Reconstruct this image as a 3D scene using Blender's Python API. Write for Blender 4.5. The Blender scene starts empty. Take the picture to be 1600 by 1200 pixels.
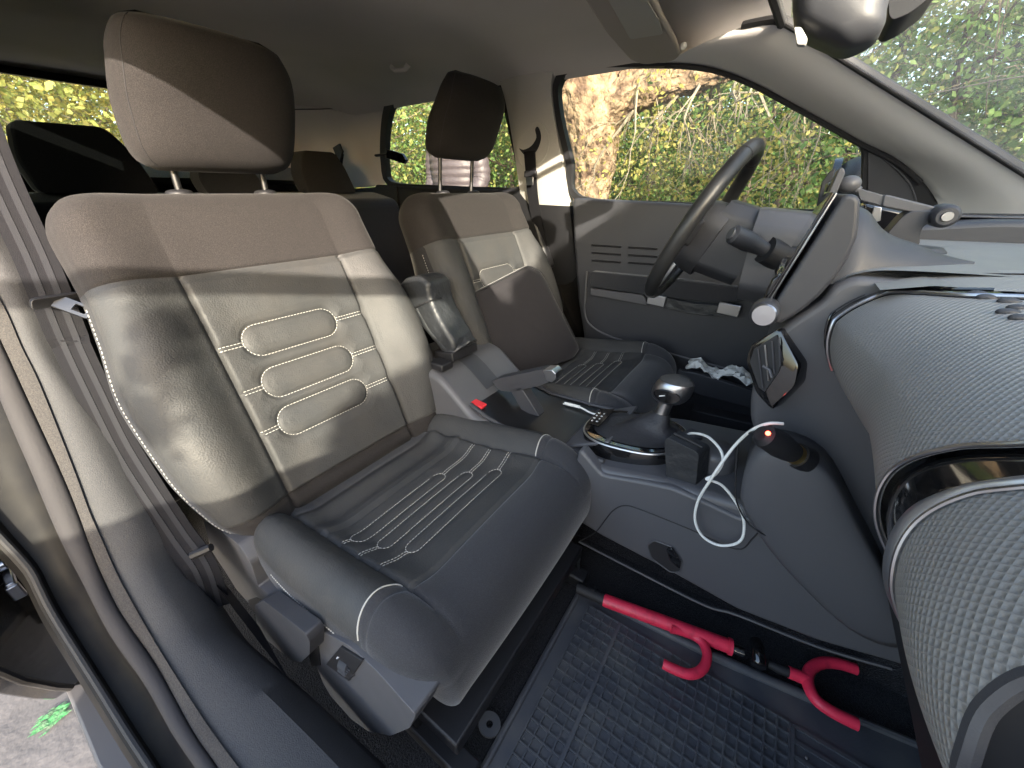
import bpy, bmesh, math, random
import numpy as np
from mathutils import Vector, Matrix, noise
random.seed(7); rng = np.random.default_rng(7)
SC = bpy.context.scene
COL = SC.collection
# ------------------------------------------------------------------ camera
TH = math.radians(26.565); PS = math.radians(34.4); FPX = 600.0; CAM = np.array([0, 0, 1.05])
cam_d = bpy.data.cameras.new('camera'); cam = bpy.data.objects.new('camera', cam_d); COL.objects.link(cam)
cam.location = CAM; cam.rotation_euler = (math.radians(90) - TH, 0, PS)
cam_d.sensor_width = 36; cam_d.lens = 36 * FPX / 1600; cam_d.clip_start = 0.01; cam_d.clip_end = 500
SC.camera = cam
# ------------------------------------------------------------------ sky and sun
SUN_D = Vector((-1.0, 0.85, -0.43)).normalized()          # direction the sunlight travels
world = bpy.data.worlds.new('World'); SC.world = world; world.use_nodes = True
wn = world.node_tree.nodes; wl = world.node_tree.links
sky = wn.new('ShaderNodeTexSky'); sky.sky_type = 'NISHITA'; sky.sun_disc = False
sky.sun_elevation = math.asin(-SUN_D.z)
sky.sun_rotation = math.atan2(-SUN_D.x, -SUN_D.y)
sky.air_density = 1.0; sky.dust_density = 3.0
wl.new(sky.outputs[0], wn['Background'].inputs[0]); wn['Background'].inputs[1].default_value = 0.15
sl = bpy.data.lights.new('sun', 'SUN'); sun = bpy.data.objects.new('sun', sl); COL.objects.link(sun)
sl.energy = 2.6; sl.angle = math.radians(0.5); sl.color = (1.0, 0.88, 0.74)
sun.rotation_euler = SUN_D.to_track_quat('-Z', 'Y').to_euler()
SC.view_settings.view_transform = 'Standard'; SC.view_settings.look = 'None'
SC.view_settings.exposure = 2.9; SC.view_settings.gamma = 1.0; SC.view_settings.use_curve_mapping = False
SC.cycles.max_bounces = 8; SC.cycles.diffuse_bounces = 5; SC.cycles.transparent_max_bounces = 16
SC.cycles.use_denoising = True

# ------------------------------------------------------------------ measuring helper: pixel of the 1600x1200 photo + a known plane -> a point of the place
_hd = np.array([-math.sin(PS), math.cos(PS), 0]); _F = _hd * math.cos(TH) - np.array([0, 0, 1.]) * math.sin(TH)
_R = np.array([math.cos(PS), math.sin(PS), 0]); _U = np.cross(_R, _F)
def at(px, py, x=None, y=None, z=None):
    d = _F * FPX + _R * (px - 800) - _U * (py - 600)
    t = (x - CAM[0]) / d[0] if x is not None else (y - CAM[1]) / d[1] if y is not None else (z - CAM[2]) / d[2]
    return tuple(CAM + d * t)
def atp(px, py, P, N):
    """point of the pixel's ray on the plane through P with normal N"""
    d = _F * FPX + _R * (px - 800) - _U * (py - 600); P = np.array(P, float); N = np.array(N, float)
    return tuple(CAM + d * (((P - CAM) @ N) / (d @ N)))
def ats(pts, **k): return [at(px, py, **k) for px, py in pts]

# ------------------------------------------------------------------ mesh helpers
def V(*a): return Vector(a)
def lerp(a, b, t): return a + (b - a) * t
_CK = {}
def curve(keys, v):
    """monotone cubic interpolation of (v, value) keys"""
    kk = tuple(keys)
    if kk not in _CK:
        n = len(kk); d = [(kk[i+1][1]-kk[i][1])/(kk[i+1][0]-kk[i][0]) for i in range(n-1)]
        m = [d[0]] + [0 if d[i-1]*d[i] <= 0 else 2*d[i-1]*d[i]/(d[i-1]+d[i]) for i in range(1, n-1)] + [d[-1]]
        _CK[kk] = m
    m = _CK[kk]
    if v <= kk[0][0]: return kk[0][1]
    for i in range(len(kk)-1):
        a, fa = kk[i]; b, fb = kk[i+1]
        if v <= b:
            h = b-a; t = (v-a)/h
            return (2*t**3-3*t*t+1)*fa + (t**3-2*t*t+t)*h*m[i] + (-2*t**3+3*t*t)*fb + (t**3-t*t)*h*m[i+1]
    return kk[-1][1]
def smooth_path(pts, n=8, closed=False):
    pts = [Vector(p) for p in pts]; out = []; L = len(pts)
    rngi = range(L if closed else L - 1)
    for i in rngi:
        if closed: p0, p1, p2, p3 = pts[(i-1) % L], pts[i], pts[(i+1) % L], pts[(i+2) % L]
        else: p0, p1, p2, p3 = pts[max(i-1, 0)], pts[i], pts[i+1], pts[min(i+2, L-1)]
        for k in range(n):
            t = k / n
            out.append(0.5 * ((2*p1) + (p2-p0)*t + (2*p0-5*p1+4*p2-p3)*t*t + (3*p1-p0-3*p2+p3)*t**3))
    if not closed: out.append(pts[-1])
    return out
def round_poly(pts, r, n=4):
    """2D/3D polygon with every corner rounded by r"""
    P = [Vector(p) for p in pts]; out = []
    for i in range(len(P)):
        a, b, c = P[i-1], P[i], P[(i+1) % len(P)]
        d1 = (a-b); d2 = (c-b); rr = min(r, d1.length*.45, d2.length*.45)
        s = b + d1.normalized()*rr; e = b + d2.normalized()*rr
        for k in range(n+1):
            t = k/n; out.append((1-t)**2*s + 2*t*(1-t)*b + t*t*e)
    return out
class MB:
    def __init__(s): s.v = []; s.f = []; s.uv = None
    def add(s, v, f):
        o = len(s.v); s.v += [tuple(x) for x in v]; s.f += [tuple(i+o for i in q) for q in f]; return s
    def box(s, c, size, rot=None):
        c = Vector(c); h = Vector(size)/2; M = rot if rot is not None else Matrix.Identity(3)
        v = [c + M @ Vector((sx*h.x, sy*h.y, sz*h.z)) for sx in (-1, 1) for sy in (-1, 1) for sz in (-1, 1)]
        return s.add(v, [(0,1,3,2),(4,6,7,5),(0,4,5,1),(2,3,7,6),(0,2,6,4),(1,5,7,3)])
    def prism(s, poly, ext):
        P = [Vector(p) for p in poly]; e = Vector(ext); n = len(P)
        return s.add(P + [p+e for p in P], [tuple(range(n))[::-1], tuple(range(n, 2*n))] + [(i, (i+1) % n, n+(i+1) % n, n+i) for i in range(n)])
    def tube(s, pts, r, seg=10, closed=False, cap=True, flat=None):
        P = [Vector(p) for p in pts]; n = len(P); vs = []; up = None
        for i in range(n):
            if closed: t = P[(i+1) % n] - P[i-1]
            else: t = P[min(i+1, n-1)] - P[max(i-1, 0)]
            t.normalize()
            if up is None:
                up = Vector((0,0,1)) if abs(t.z) < .9 else Vector((1,0,0))
            a = t.cross(up); a.normalize(); b = a.cross(t); b.normalize(); up = b
            rr = r[i] if hasattr(r, '__len__') else r
            for k in range(seg):
                g = 2*math.pi*k/seg
                vs.append(P[i] + a*math.cos(g)*rr + b*math.sin(g)*rr*(flat or 1))
        f = []
        for i in range(n if closed else n-1):
            j = (i+1) % n
            for k in range(seg):
                f.append((i*seg+k, i*seg+(k+1) % seg, j*seg+(k+1) % seg, j*seg+k))
        if not closed and cap: f += [tuple(range(seg))[::-1], tuple(range((n-1)*seg, n*seg))]
        return s.add(vs, f)
    def cyl(s, a, b, r, r2=None, seg=24):
        a = Vector(a); b = Vector(b); return s.tube([a, b], [r, r if r2 is None else r2], seg)
    def rev(s, origin, axis, prof, seg=32, arc=2*math.pi):
        """prof: (radius, height along axis)"""
        o = Vector(origin); ax = Vector(axis).normalized()
        u = ax.orthogonal().normalized(); w = ax.cross(u); vs = []; f = []
        full = arc > 6.28
        m = seg if full else seg+1
        for r, h in prof:
            for k in range(m):
                g = arc*k/seg; vs.append(o + ax*h + (u*math.cos(g) + w*math.sin(g))*r)
        for i in range(len(prof)-1):
            for k in range(seg):
                k2 = (k+1) % m; f.append((i*m+k, i*m+k2, (i+1)*m+k2, (i+1)*m+k))
        return s.add(vs, f)
    def grid(s, G, closeu=False, closev=False):
        n = len(G); m = len(G[0]); f = []
        for i in range(n if closeu else n-1):
            for j in range(m if closev else m-1):
                a, b = (i+1) % n, (j+1) % m
                f.append((i*m+j, a*m+j, a*m+b, i*m+b))
        return s.add([p for row in G for p in row], f)
    def ball(s, c, r, sx=1, sy=1, sz=1, n=12):
        prof = [(max(math.sin(math.pi*i/n), 1e-4)*r, -math.cos(math.pi*i/n)*r) for i in range(n+1)]
        t = MB().rev((0,0,0), (0,0,1), prof, 16)
        return s.add([(c[0]+x*sx, c[1]+y*sy, c[2]+z*sz) for x, y, z in t.v], t.f)
    def ribbon(s, pts, side, w, th=0.0012):
        """flat strap following pts; side: a vector or list giving the width direction"""
        P = [Vector(p) for p in pts]; vs = []; n = len(P)
        for i, p in enumerate(P):
            sd = Vector(side[i] if isinstance(side, list) else side).normalized()*w/2
            t = (P[min(i+1, n-1)] - P[max(i-1, 0)]).normalized(); nn = t.cross(sd).normalized()*th/2
            vs += [p-sd-nn, p+sd-nn, p+sd+nn, p-sd+nn]
        f = [(0,1,2,3)[::-1], (4*n-4, 4*n-3, 4*n-2, 4*n-1)]
        for i in range(n-1):
            for k in range(4): f.append((4*i+k, 4*i+(k+1) % 4, 4*i+4+(k+1) % 4, 4*i+4+k))
        return s.add(vs, f)
    def build(s, name, mat, parent=None, smooth=True, bevel=0, bseg=2, sub=0, solid=0, angle=40, loc=None, weld=False, solid_off=-1):
        vs = np.array(s.v, dtype=float)
        if parent is not None:
            o = np.array(parent['_o'])
        else:
            if loc is None: loc = ((vs[:,0].min()+vs[:,0].max())/2, (vs[:,1].min()+vs[:,1].max())/2, vs[:,2].min())
            o = np.array(loc)
        me = bpy.data.meshes.new(name); me.from_pydata([tuple(x) for x in (vs - o)], [], s.f)
        if s.uv is not None:
            ul = me.uv_layers.new(name='UVMap')
            li = np.zeros(len(me.loops), dtype=np.int32); me.loops.foreach_get('vertex_index', li)
            ul.data.foreach_set('uv', np.array(s.uv, dtype=np.float32)[li].ravel())
        me.validate(); me.materials.append(mat)
        if weld or True:
            bm = bmesh.new(); bm.from_mesh(me)
            if weld: bmesh.ops.remove_doubles(bm, verts=bm.verts, dist=1e-5)
            bmesh.ops.recalc_face_normals(bm, faces=bm.faces); bm.to_mesh(me); bm.free()
        ob = bpy.data.objects.new(name, me); COL.objects.link(ob)
        if parent is not None: ob.parent = parent
        else: ob.location = o
        ob['_o'] = tuple(float(q) for q in o)
        if solid:
            m = ob.modifiers.new('s', 'SOLIDIFY'); m.thickness = solid; m.offset = solid_off
        if bevel:
            m = ob.modifiers.new('b', 'BEVEL'); m.width = bevel; m.segments = bseg; m.limit_method = 'ANGLE'; m.angle_limit = math.radians(35); m.harden_normals = False
        if sub:
            m = ob.modifiers.new('d', 'SUBSURF'); m.levels = sub; m.render_levels = sub
        if smooth:
            me.polygons.foreach_set('use_smooth', [True]*len(me.polygons))
            if not sub and angle < 180:
                try: me.set_sharp_from_angle(angle=math.radians(angle if not bevel else 60))
                except Exception: pass
        return ob
def tag(o, label=None, cat=None, group=None, kind=None):
    if label: o['label'] = label
    if cat: o['category'] = cat
    if group: o['group'] = group
    if kind: o['kind'] = kind
    return o
def thing(name, loc, label, cat, group=None, kind=None):
    o = bpy.data.objects.new(name, None); COL.objects.link(o); o.location = loc; o.empty_display_size = .05
    o['_o'] = tuple(float(q) for q in loc)
    return tag(o, label, cat, group, kind)
def copy_tree(o, parent=None):
    c = o.copy(); COL.objects.link(c)
    if parent is not None: c.parent = parent
    for ch in [x for x in list(bpy.data.objects) if x.parent == o]: copy_tree(ch, c)
    return c

# ------------------------------------------------------------------ materials
MATS = {}
def pbr(name, col, rough=.5, spec=.5, metal=0, bump=None, col2=None, cscale=30, cdetail=3, sheen=0, coat=0, rvar=0, emit=None, coords='Object', cr=(.35, .65), bscale2=None):
    """bump: (kind, scale, distance[m])"""
    m = bpy.data.materials.new(name); m.use_nodes = True; nt = m.node_tree; b = nt.nodes['Principled BSDF']
    b.inputs['Base Color'].default_value = (*col, 1); b.inputs['Roughness'].default_value = rough
    b.inputs['Specular IOR Level'].default_value = spec; b.inputs['Metallic'].default_value = metal
    if sheen: b.inputs['Sheen Weight'].default_value = sheen; b.inputs['Sheen Roughness'].default_value = .4
    if coat: b.inputs['Coat Weight'].default_value = coat; b.inputs['Coat Roughness'].default_value = .04
    if emit: b.inputs['Emission Color'].default_value = (*emit[0], 1); b.inputs['Emission Strength'].default_value = emit[1]
    tc = nt.nodes.new('ShaderNodeTexCoord').outputs[coords]
    if col2:
        n = nt.nodes.new('ShaderNodeTexNoise'); n.inputs['Scale'].default_value = cscale; n.inputs['Detail'].default_value = cdetail
        nt.links.new(tc, n.inputs['Vector'])
        mr = nt.nodes.new('ShaderNodeMapRange'); mr.inputs[1].default_value = cr[0]; mr.inputs[2].default_value = cr[1]
        nt.links.new(n.outputs[0], mr.inputs[0])
        mx = nt.nodes.new('ShaderNodeMix'); mx.data_type = 'RGBA'; mx.inputs[6].default_value = (*col, 1); mx.inputs[7].default_value = (*col2, 1)
        nt.links.new(mr.outputs[0], mx.inputs[0]); nt.links.new(mx.outputs[2], b.inputs['Base Color'])
    if rvar:
        n = nt.nodes.new('ShaderNodeTexNoise'); n.inputs['Scale'].default_value = 9; n.inputs['Detail'].default_value = 5
        nt.links.new(tc, n.inputs['Vector'])
        mr = nt.nodes.new('ShaderNodeMapRange'); mr.inputs[1].default_value = .3; mr.inputs[2].default_value = .7
        mr.inputs[3].default_value = rough-rvar; mr.inputs[4].default_value = rough+rvar
        nt.links.new(n.outputs[0], mr.inputs[0]); nt.links.new(mr.outputs[0], b.inputs['Roughness'])
    if bump:
        prev = None
        for kind, scale, dist in ([bump] if not isinstance(bump, list) else bump):
            if kind == 'noise':
                n = nt.nodes.new('ShaderNodeTexNoise'); n.inputs['Scale'].default_value = scale; n.inputs['Detail'].default_value = 2; out = n.outputs[0]
            elif kind == 'voronoi':
                n = nt.nodes.new('ShaderNodeTexVoronoi'); n.inputs['Scale'].default_value = scale; n.feature = 'SMOOTH_F1'; out = n.outputs[0]
            nt.links.new(tc, n.inputs['Vector'])
            bp = nt.nodes.new('ShaderNodeBump'); bp.inputs['Distance'].default_value = dist; bp.inputs['Strength'].default_value = 1
            if kind == 'voronoi': bp.invert = True
            nt.links.new(out, bp.inputs['Height'])
            if prev: nt.links.new(prev, bp.inputs['Normal'])
            prev = bp.outputs[0]
        nt.links.new(prev, b.inputs['Normal'])
    MATS[name] = m
    return m
M = MATS
pbr('fabric', (.015,.0135,.0135), .9, .25, bump=[('noise', 900, .0005), ('noise', 8, .002)], col2=(.038,.034,.0325), cscale=1100, cdetail=1, sheen=.05, cr=(.4,.72))
pbr('fabric_dark', (.014,.014,.016), .9, .2, bump=('noise', 900, .0004), col2=(.028,.028,.03), cscale=900, cdetail=1, sheen=.2)
pbr('leather', (.042,.043,.044), .6, .3, bump=[('voronoi', 420, .0005), ('noise', 26, .0016), ('noise', 9, .004)], rvar=.06, col2=(.050,.049,.048), cscale=12)
pbr('leather_pouch', (.024,.026,.029), .45, .5, bump=[('noise', 35, .004), ('voronoi', 350, .0004)])
pbr('stitch', (.46,.45,.42), .7)
pbr('stitch_dark', (.02,.02,.022), .8)
pbr('plastic', (.038,.039,.045), .48, .5, bump=('noise', 900, .00015), rvar=.05)
pbr('plastic_grey', (.080,.080,.087), .45, .5, bump=('noise', 900, .00015), rvar=.05)
pbr('plastic_dark', (.014,.014,.016), .5, .4, bump=('noise', 700, .0001))
pbr('rubber', (.018,.018,.02), .6, .4)
pbr('gloss_black', (.008,.008,.009), .08, .5, coat=.6, rvar=.03)
pbr('chrome', (.62,.62,.62), .18, .5, metal=1)
pbr('satin', (.42,.42,.44), .32, .5, metal=1)
pbr('steel', (.36,.36,.37), .3, .5, metal=1, bump=('noise', 60, .0004))
pbr('steel_dark', (.12,.12,.12), .4, .5, metal=1)
pbr('headliner', (.54,.51,.485), .95, .1, bump=[('noise', 500, .0004), ('noise', 3, .006)], col2=(.58,.545,.52), cscale=4, sheen=.1)
pbr('pillar_beige', (.42,.41,.385), .6, .35, bump=('noise', 700, .0002), rvar=.05)
pbr('carpet', (.010,.010,.012), 1, .1, bump=('noise', 420, .004), col2=(.03,.03,.034), cscale=350, sheen=.2)
pbr('mat_rubber', (.070,.073,.084), .5, .45, bump=('noise', 300, .0002), rvar=.08, col2=(.12,.118,.115), cscale=14, cdetail=9, cr=(.45,.75))
pbr('red', (.80,.035,.085), .42, .5, bump=('noise', 60, .0006), rvar=.08, col2=(.50,.02,.05), cscale=45, cdetail=8, cr=(.52,.75))
pbr('red_button', (.75,.04,.05), .35, .5)
pbr('white_rubber', (.80,.80,.76), .45, .5)
pbr('black_paint', (.008,.008,.009), .12, .5, coat=.8, bump=('noise', 4, .002), col2=(.022,.02,.017), cscale=18, cdetail=8, rvar=.06)
pbr('foam_cover', (.021,.0195,.022), .85, .25, bump=[('noise', 14, .004), ('noise', 700, .0003)], sheen=.3)
pbr('led_red', (.9,.05,.03), .4, emit=((1,.06,.03), 3))
pbr('screen', (.01,.01,.012), .06, .5, coat=.5)
pbr('paving', (.15,.145,.15), .7, .3, bump=[('noise', 4, .02), ('noise', 60, .002)], col2=(.095,.093,.097), cscale=2.5, cdetail=8)
def glass(name, tint=(1,1,1), haze=0.0, refl=1.45):
    m = bpy.data.materials.new(name); m.use_nodes = True; nt = m.node_tree; nt.nodes.clear()
    o = nt.nodes.new('ShaderNodeOutputMaterial'); t = nt.nodes.new('ShaderNodeBsdfTransparent'); t.inputs[0].default_value = (*tint, 1)
    g = nt.nodes.new('ShaderNodeBsdfGlossy'); g.inputs['Roughness'].default_value = .02
    lw = nt.nodes.new('ShaderNodeLayerWeight'); lw.inputs[0].default_value = .5
    pw = nt.nodes.new('ShaderNodeMath'); pw.operation = 'POWER'; pw.inputs[1].default_value = 5; nt.links.new(lw.outputs['Facing'], pw.inputs[0])
    fr = nt.nodes.new('ShaderNodeMapRange'); fr.inputs[3].default_value = .03; fr.inputs[4].default_value = .9; nt.links.new(pw.outputs[0], fr.inputs[0])
    mx = nt.nodes.new('ShaderNodeMixShader'); nt.links.new(fr.outputs[0], mx.inputs[0]); nt.links.new(t.outputs[0], mx.inputs[1]); nt.links.new(g.outputs[0], mx.inputs[2])
    out = mx.outputs[0]
    if haze:
        d = nt.nodes.new('ShaderNodeBsdfTranslucent'); d.inputs[0].default_value = (.8,.8,.8,1)
        n = nt.nodes.new('ShaderNodeTexNoise'); n.inputs['Scale'].default_value = 5; n.inputs['Detail'].default_value = 6
        tc = nt.nodes.new('ShaderNodeTexCoord'); nt.links.new(tc.outputs['Object'], n.inputs['Vector'])
        mr = nt.nodes.new('ShaderNodeMapRange'); mr.inputs[1].default_value = .3; mr.inputs[2].default_value = .7; mr.inputs[3].default_value = haze*.5; mr.inputs[4].default_value = haze*1.4
        nt.links.new(n.outputs[0], mr.inputs[0])
        m2 = nt.nodes.new('ShaderNodeMixShader'); nt.links.new(mr.outputs[0], m2.inputs[0]); nt.links.new(out, m2.inputs[1]); nt.links.new(d.outputs[0], m2.inputs[2]); out = m2.outputs[0]
    nt.links.new(out, o.inputs[0]); MATS[name] = m
glass('window_glass', (.92,.94,.92), haze=.012); glass('shading_glass', (.25,.27,.26)); glass('windshield_glass', (.92,.95,.92), haze=.06)
pbr('seal_cloth', (.040,.038,.038), .9, .2, bump=('noise',600,.0006), col2=(.06,.056,.054), cscale=500)
pbr('satin_grey', (.30,.31,.34), .35, .5, metal=.8)
pbr('seal_rubber', (.040,.038,.040), .7, .2, bump=('noise', 300, .0003), rvar=.05)
pbr('sill_plastic', (.050,.050,.053), .7, .2, bump=('noise', 700, .0005), col2=(.062,.062,.064), cscale=600)
pbr('jamb_paint', (.008,.008,.009), .5, .12, bump=('noise', 4, .002), col2=(.018,.017,.015), cscale=14, cdetail=9, rvar=.12)
pbr('pillar_brightened', (.68,.665,.645), .6, .35, bump=('noise', 700, .0002))  # lighter copy of the pillar trim, far pillar's brightness put into its colour
pbr('satin_black', (.010,.010,.011), .3, .4)
pbr('gaiter_leather', (.026,.026,.030), .55, .4, bump=[('noise', 60, .002), ('voronoi', 300, .0003)])
pbr('gold', (.7,.5,.2), .3, .5, metal=1)
pbr('leather_wheel', (.022,.023,.025), .4, .5, bump=('noise', 500, .0003))
pbr('pillar_cloth', (.40,.36,.32), .9, .2, bump=('noise', 500, .0003))
pbr('white_print', (.7,.7,.7), .5)
# ================================================================== FRONT SEATS
YC = .377                                   # centre of the passenger seat
SEAT_O = (-.45, YC, .20)
P0 = np.array([-.66, 0, .47]); TB = np.array([-.21, 0, .53]); TB = TB/np.linalg.norm(TB); NB = np.array([TB[2], 0, -TB[0]])
def bw(v): return curve([(-.06,.20),(0,.225),(.07,.262),(.18,.285),(.30,.29),(.42,.272),(.5,.262),(.62,.260)], v)
def bh(v): return curve([(-.05,.0),(0,.012),(.07,.036),(.2,.060),(.36,.054),(.47,.026),(.56,.012)], v)
def stadium(cl, cv, hl, r, n=14):
    pts = []
    for k in range(n+1):
        g = -math.pi/2 + math.pi*k/n; pts.append((cl+hl+r*math.cos(g), cv+r*math.sin(g)))
    for k in range(n+1):
        g = math.pi/2 + math.pi*k/n; pts.append((cl-hl+r*math.cos(g), cv+r*math.sin(g)))
    return pts
BK_LOOPS = [(-.011, .352, .065, .030), (-.011, .267, .067, .030), (-.013, .187, .070, .030)]
def sd_stadium(l, v, c):
    cl, cv, hl, r = c
    dx = max(abs(l-cl)-hl, 0); return abs(math.hypot(dx, v-cv) - r), math.hypot(dx, v-cv) - r
def groove(l, v, loops, wid):
    d = 1; ins = 0
    for c in loops:
        a, sgn = sd_stadium(l, v, c); d = min(d, a)
        if sgn < 0: ins = max(ins, min(1, -sgn/.014))
        if abs(l-c[0]) > c[2]+c[3]: d = min(d, abs(v-c[1]))
    g = -.0042*math.exp(-(d/wid)**2)
    return g + .0045*min(1, d/.02)
def back_front(l, v, w):
    """depth of the front face at lateral l and height v"""
    a = abs(l); h = bh(v)
    n = .004*(1-(l/.15)**2) if a < .15 else 0
    if a < .15:
        n += .010*math.exp(-((.15-a)/.035)**2)*(h/.07)
        if .06 < v < .475: n += groove(l, v, BK_LOOPS, .0035)
        if v < .055:                                            # lumbar ribs of the lower fabric strip
            n += .012*abs(math.sin(math.pi*(v+.03)/.045))-.008
        n -= .006*math.exp(-((.15-a)/.004)**2)*(1 if v < .485 else 0)
    else:
        t = min(1, (a-.15)/(w-.15))
        n = h*math.sin(min(1, t/.62)*math.pi/2)**1.2 + .010*(h/.07)*math.exp(-((a-.15)/.02)**2)*.9
        if t > .62: n = h - (.045+h*.3)*(1-math.sqrt(max(0, 1-((t-.62)/.38)**2)))
        n -= .006*math.exp(-((a-.15)/.004)**2)*(1 if v < .485 else 0)
    n -= .005*math.exp(-((v-.485)/.0035)**2)
    n -= .004*math.exp(-((v-.058)/.003)**2)
    return n
VT = .570
def b2w(l, v, n): p = P0 + TB*v + NB*n; return (p[0], YC + l, p[2])
def back_section(v, th=0.0):
    """closed section; returns list of (l, n, region) front first"""
    w = bw(v)
    ls = [(.15*i/48) for i in range(49)]
    ls += [.15+(w-.15)*t for t in [.02,.05,.09,.13,.18,.24,.3,.37,.44,.5,.56,.62,.68,.74,.8,.85,.9,.94,.97,.99,1.0]]
    right = [(l, back_front(l, v, w)) for l in ls]
    ne = right[-1][1]
    side = [(w+.004*math.sin(math.pi*k/7), lerp(ne, -.085, k/7)) for k in range(1, 8)]
    side += [(w-.012, -.112), (w-.04, -.125)]
    half = right + side
    back = [(l, -.125) for l in (w*.6, w*.3)]
    left = [(l, back_front(-l, v, w)) for l in ls]
    sec = half + back + [(0, -.125)] + [(-l, n) for l, n in back[::-1]] + [(-l, n) for l, n in side[::-1]] + [(-l, n) for l, n in left[::-1][:-1]]
    if th > 0:
        c = math.cos(th)**.75; w2 = w - .055*(1-math.cos(th)); k = w2/w
        cm = -.062
        sec = [(l*k, cm+(n-cm)*c) for l, n in sec]
    return sec
def make_backrest(root):
    vs = [-.06,-.045,-.03,-.02,-.01] + [i*.0035 for i in range(0, 165)]
    rows = [(v, 0) for v in vs if v < VT]
    rows += [(VT + .068*math.sin(g), g) for g in [math.radians(d) for d in (0, 8, 16, 24, 32, 40, 48, 56, 63, 70, 76, 81, 85, 88)]]
    secs = [back_section(v, g) if g > 0 else back_section(v) for v, g in rows]
    m = len(secs[0]); nf = 49; nb = 21
    G = [[b2w(l, v, n) for l, n in s] for (v, g), s in zip(rows, secs)]
    reg = {}
    half = nf+nb
    for i in range(len(rows)-1):
        v = (rows[i][0]+rows[i+1][0])/2
        for j in range(m):
            jj = j if j < half else (m-1-j if m-1-j < half-1 else None)
            if jj is None: r = 'back_shell' if v < .485 else 'upper_cover'
            elif v > .485: r = 'upper_cover'
            elif v < .058: r = 'lower_cover'
            elif jj < nf-1: r = 'centre_panel'
            else: r = 'bolster_left' if l_of(j, half) else 'bolster_right'
            reg.setdefault(r, []).append((i*m+j, i*m+(j+1) % m, (i+1)*m+(j+1) % m, (i+1)*m+j))
    flat = [p for r_ in G for p in r_]
    # top cap
    last = (len(rows)-1)*m; cap = list(range(last, last+m)); reg['upper_cover'].append(tuple(cap))
    def emit(name, faces, mat, par):
        used = sorted({i for f in faces for i in f}); mp = {o: k for k, o in enumerate(used)}
        return MB().add([flat[i] for i in used], [tuple(mp[i] for i in f) for f in faces]).build(name, mat, par, angle=75)
    b = emit('backrest', reg['upper_cover'], M['fabric'], root)
    emit('lumbar_cover', reg['lower_cover'], M['fabric'], root)
    cp = emit('centre_panel', reg['centre_panel'], M['leather'], root)
    emit('side_bolster', reg['bolster_left'], M['leather'], root); emit('side_bolster', reg['bolster_right'], M['leather'], root)
    emit('back_shell', reg['back_shell'], M['fabric_dark'], root)
    return b, cp
def l_of(j, half): return j >= half
def surf_back(l, v):
    return Vector(b2w(l, v, back_front(l, v, bw(v)) + .0009))
def dashes(path, ln=.0046, gap=.0018, r=.00075, off=None):
    """short thread dashes laid along a polyline"""
    mb = MB(); P = path; acc = 0; cum = [0]
    for a, b in zip(P, P[1:]): cum.append(cum[-1] + (b-a).length)
    def pt(s):
        for i in range(len(P)-1):
            if s <= cum[i+1]: 
                q = (s-cum[i])/max(cum[i+1]-cum[i], 1e-9); return P[i].lerp(P[i+1], q)
        return P[-1]
    s = 0
    while s+ln < cum[-1]:
        mb.tube([pt(s), pt(s+ln*.5), pt(s+ln)], [r*.6, r, r*.6], 5); s += ln+gap
    return mb
def merge(mbs):
    o = MB()
    for q in mbs: o.add(q.v, q.f)
    return o
# cushion ---------------------------------------------------------
CP = [(-.70,.478),(-.66,.487),(-.60,.497),(-.52,.505),(-.44,.516),(-.38,.528),(-.32,.543),(-.29,.549),(-.266,.550),(-.243,.543),(-.222,.524),(-.209,.495),(-.206,.458),(-.212,.430),(-.225,.408),(-.248,.394),(-.28,.389)]
CPs = [Vector((x, 0, z)) for x, z in CP]
PROF = smooth_path(CPs, 8)
_cum = [0]
for a, b in zip(PROF, PROF[1:]): _cum.append(_cum[-1]+(b-a).length)
CL = _cum[-1]
def prof_at(s):
    s = max(0, min(CL, s))
    for i in range(len(PROF)-1):
        if s <= _cum[i+1]:
            q = (s-_cum[i])/(_cum[i+1]-_cum[i]); p = PROF[i].lerp(PROF[i+1], q)
            a = PROF[min(i+2, len(PROF)-1)] - PROF[max(i-1, 0)]; a.normalize()
            return p, Vector((-a.z, 0, a.x))
def s_of_x(x):
    for i in range(len(PROF)-1):
        if PROF[i+1].x >= x: return _cum[i] + (x-PROF[i].x)/(PROF[i+1].x-PROF[i].x)*(_cum[i+1]-_cum[i])
S_SEAM = s_of_x(-.312); S_BACK = s_of_x(-.645)
CU_LOOPS = [(-.045, -.487, .096, .0145), (-.022, -.437, .103, .0145), (.002, -.385, .110, .0145)]
CWP = .178
def cw(s): return curve([(0,.225),(.06,.25),(.2,.258),(S_SEAM,.258),(S_SEAM+.08,.248),(S_SEAM+.15,.228),(CL,.21)], s)
def ch(s): return curve([(0,.015),(.08,.045),(.2,.050),(.34,.047),(S_SEAM,.036),(S_SEAM+.06,.014),(S_SEAM+.13,.0)], s)
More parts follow.
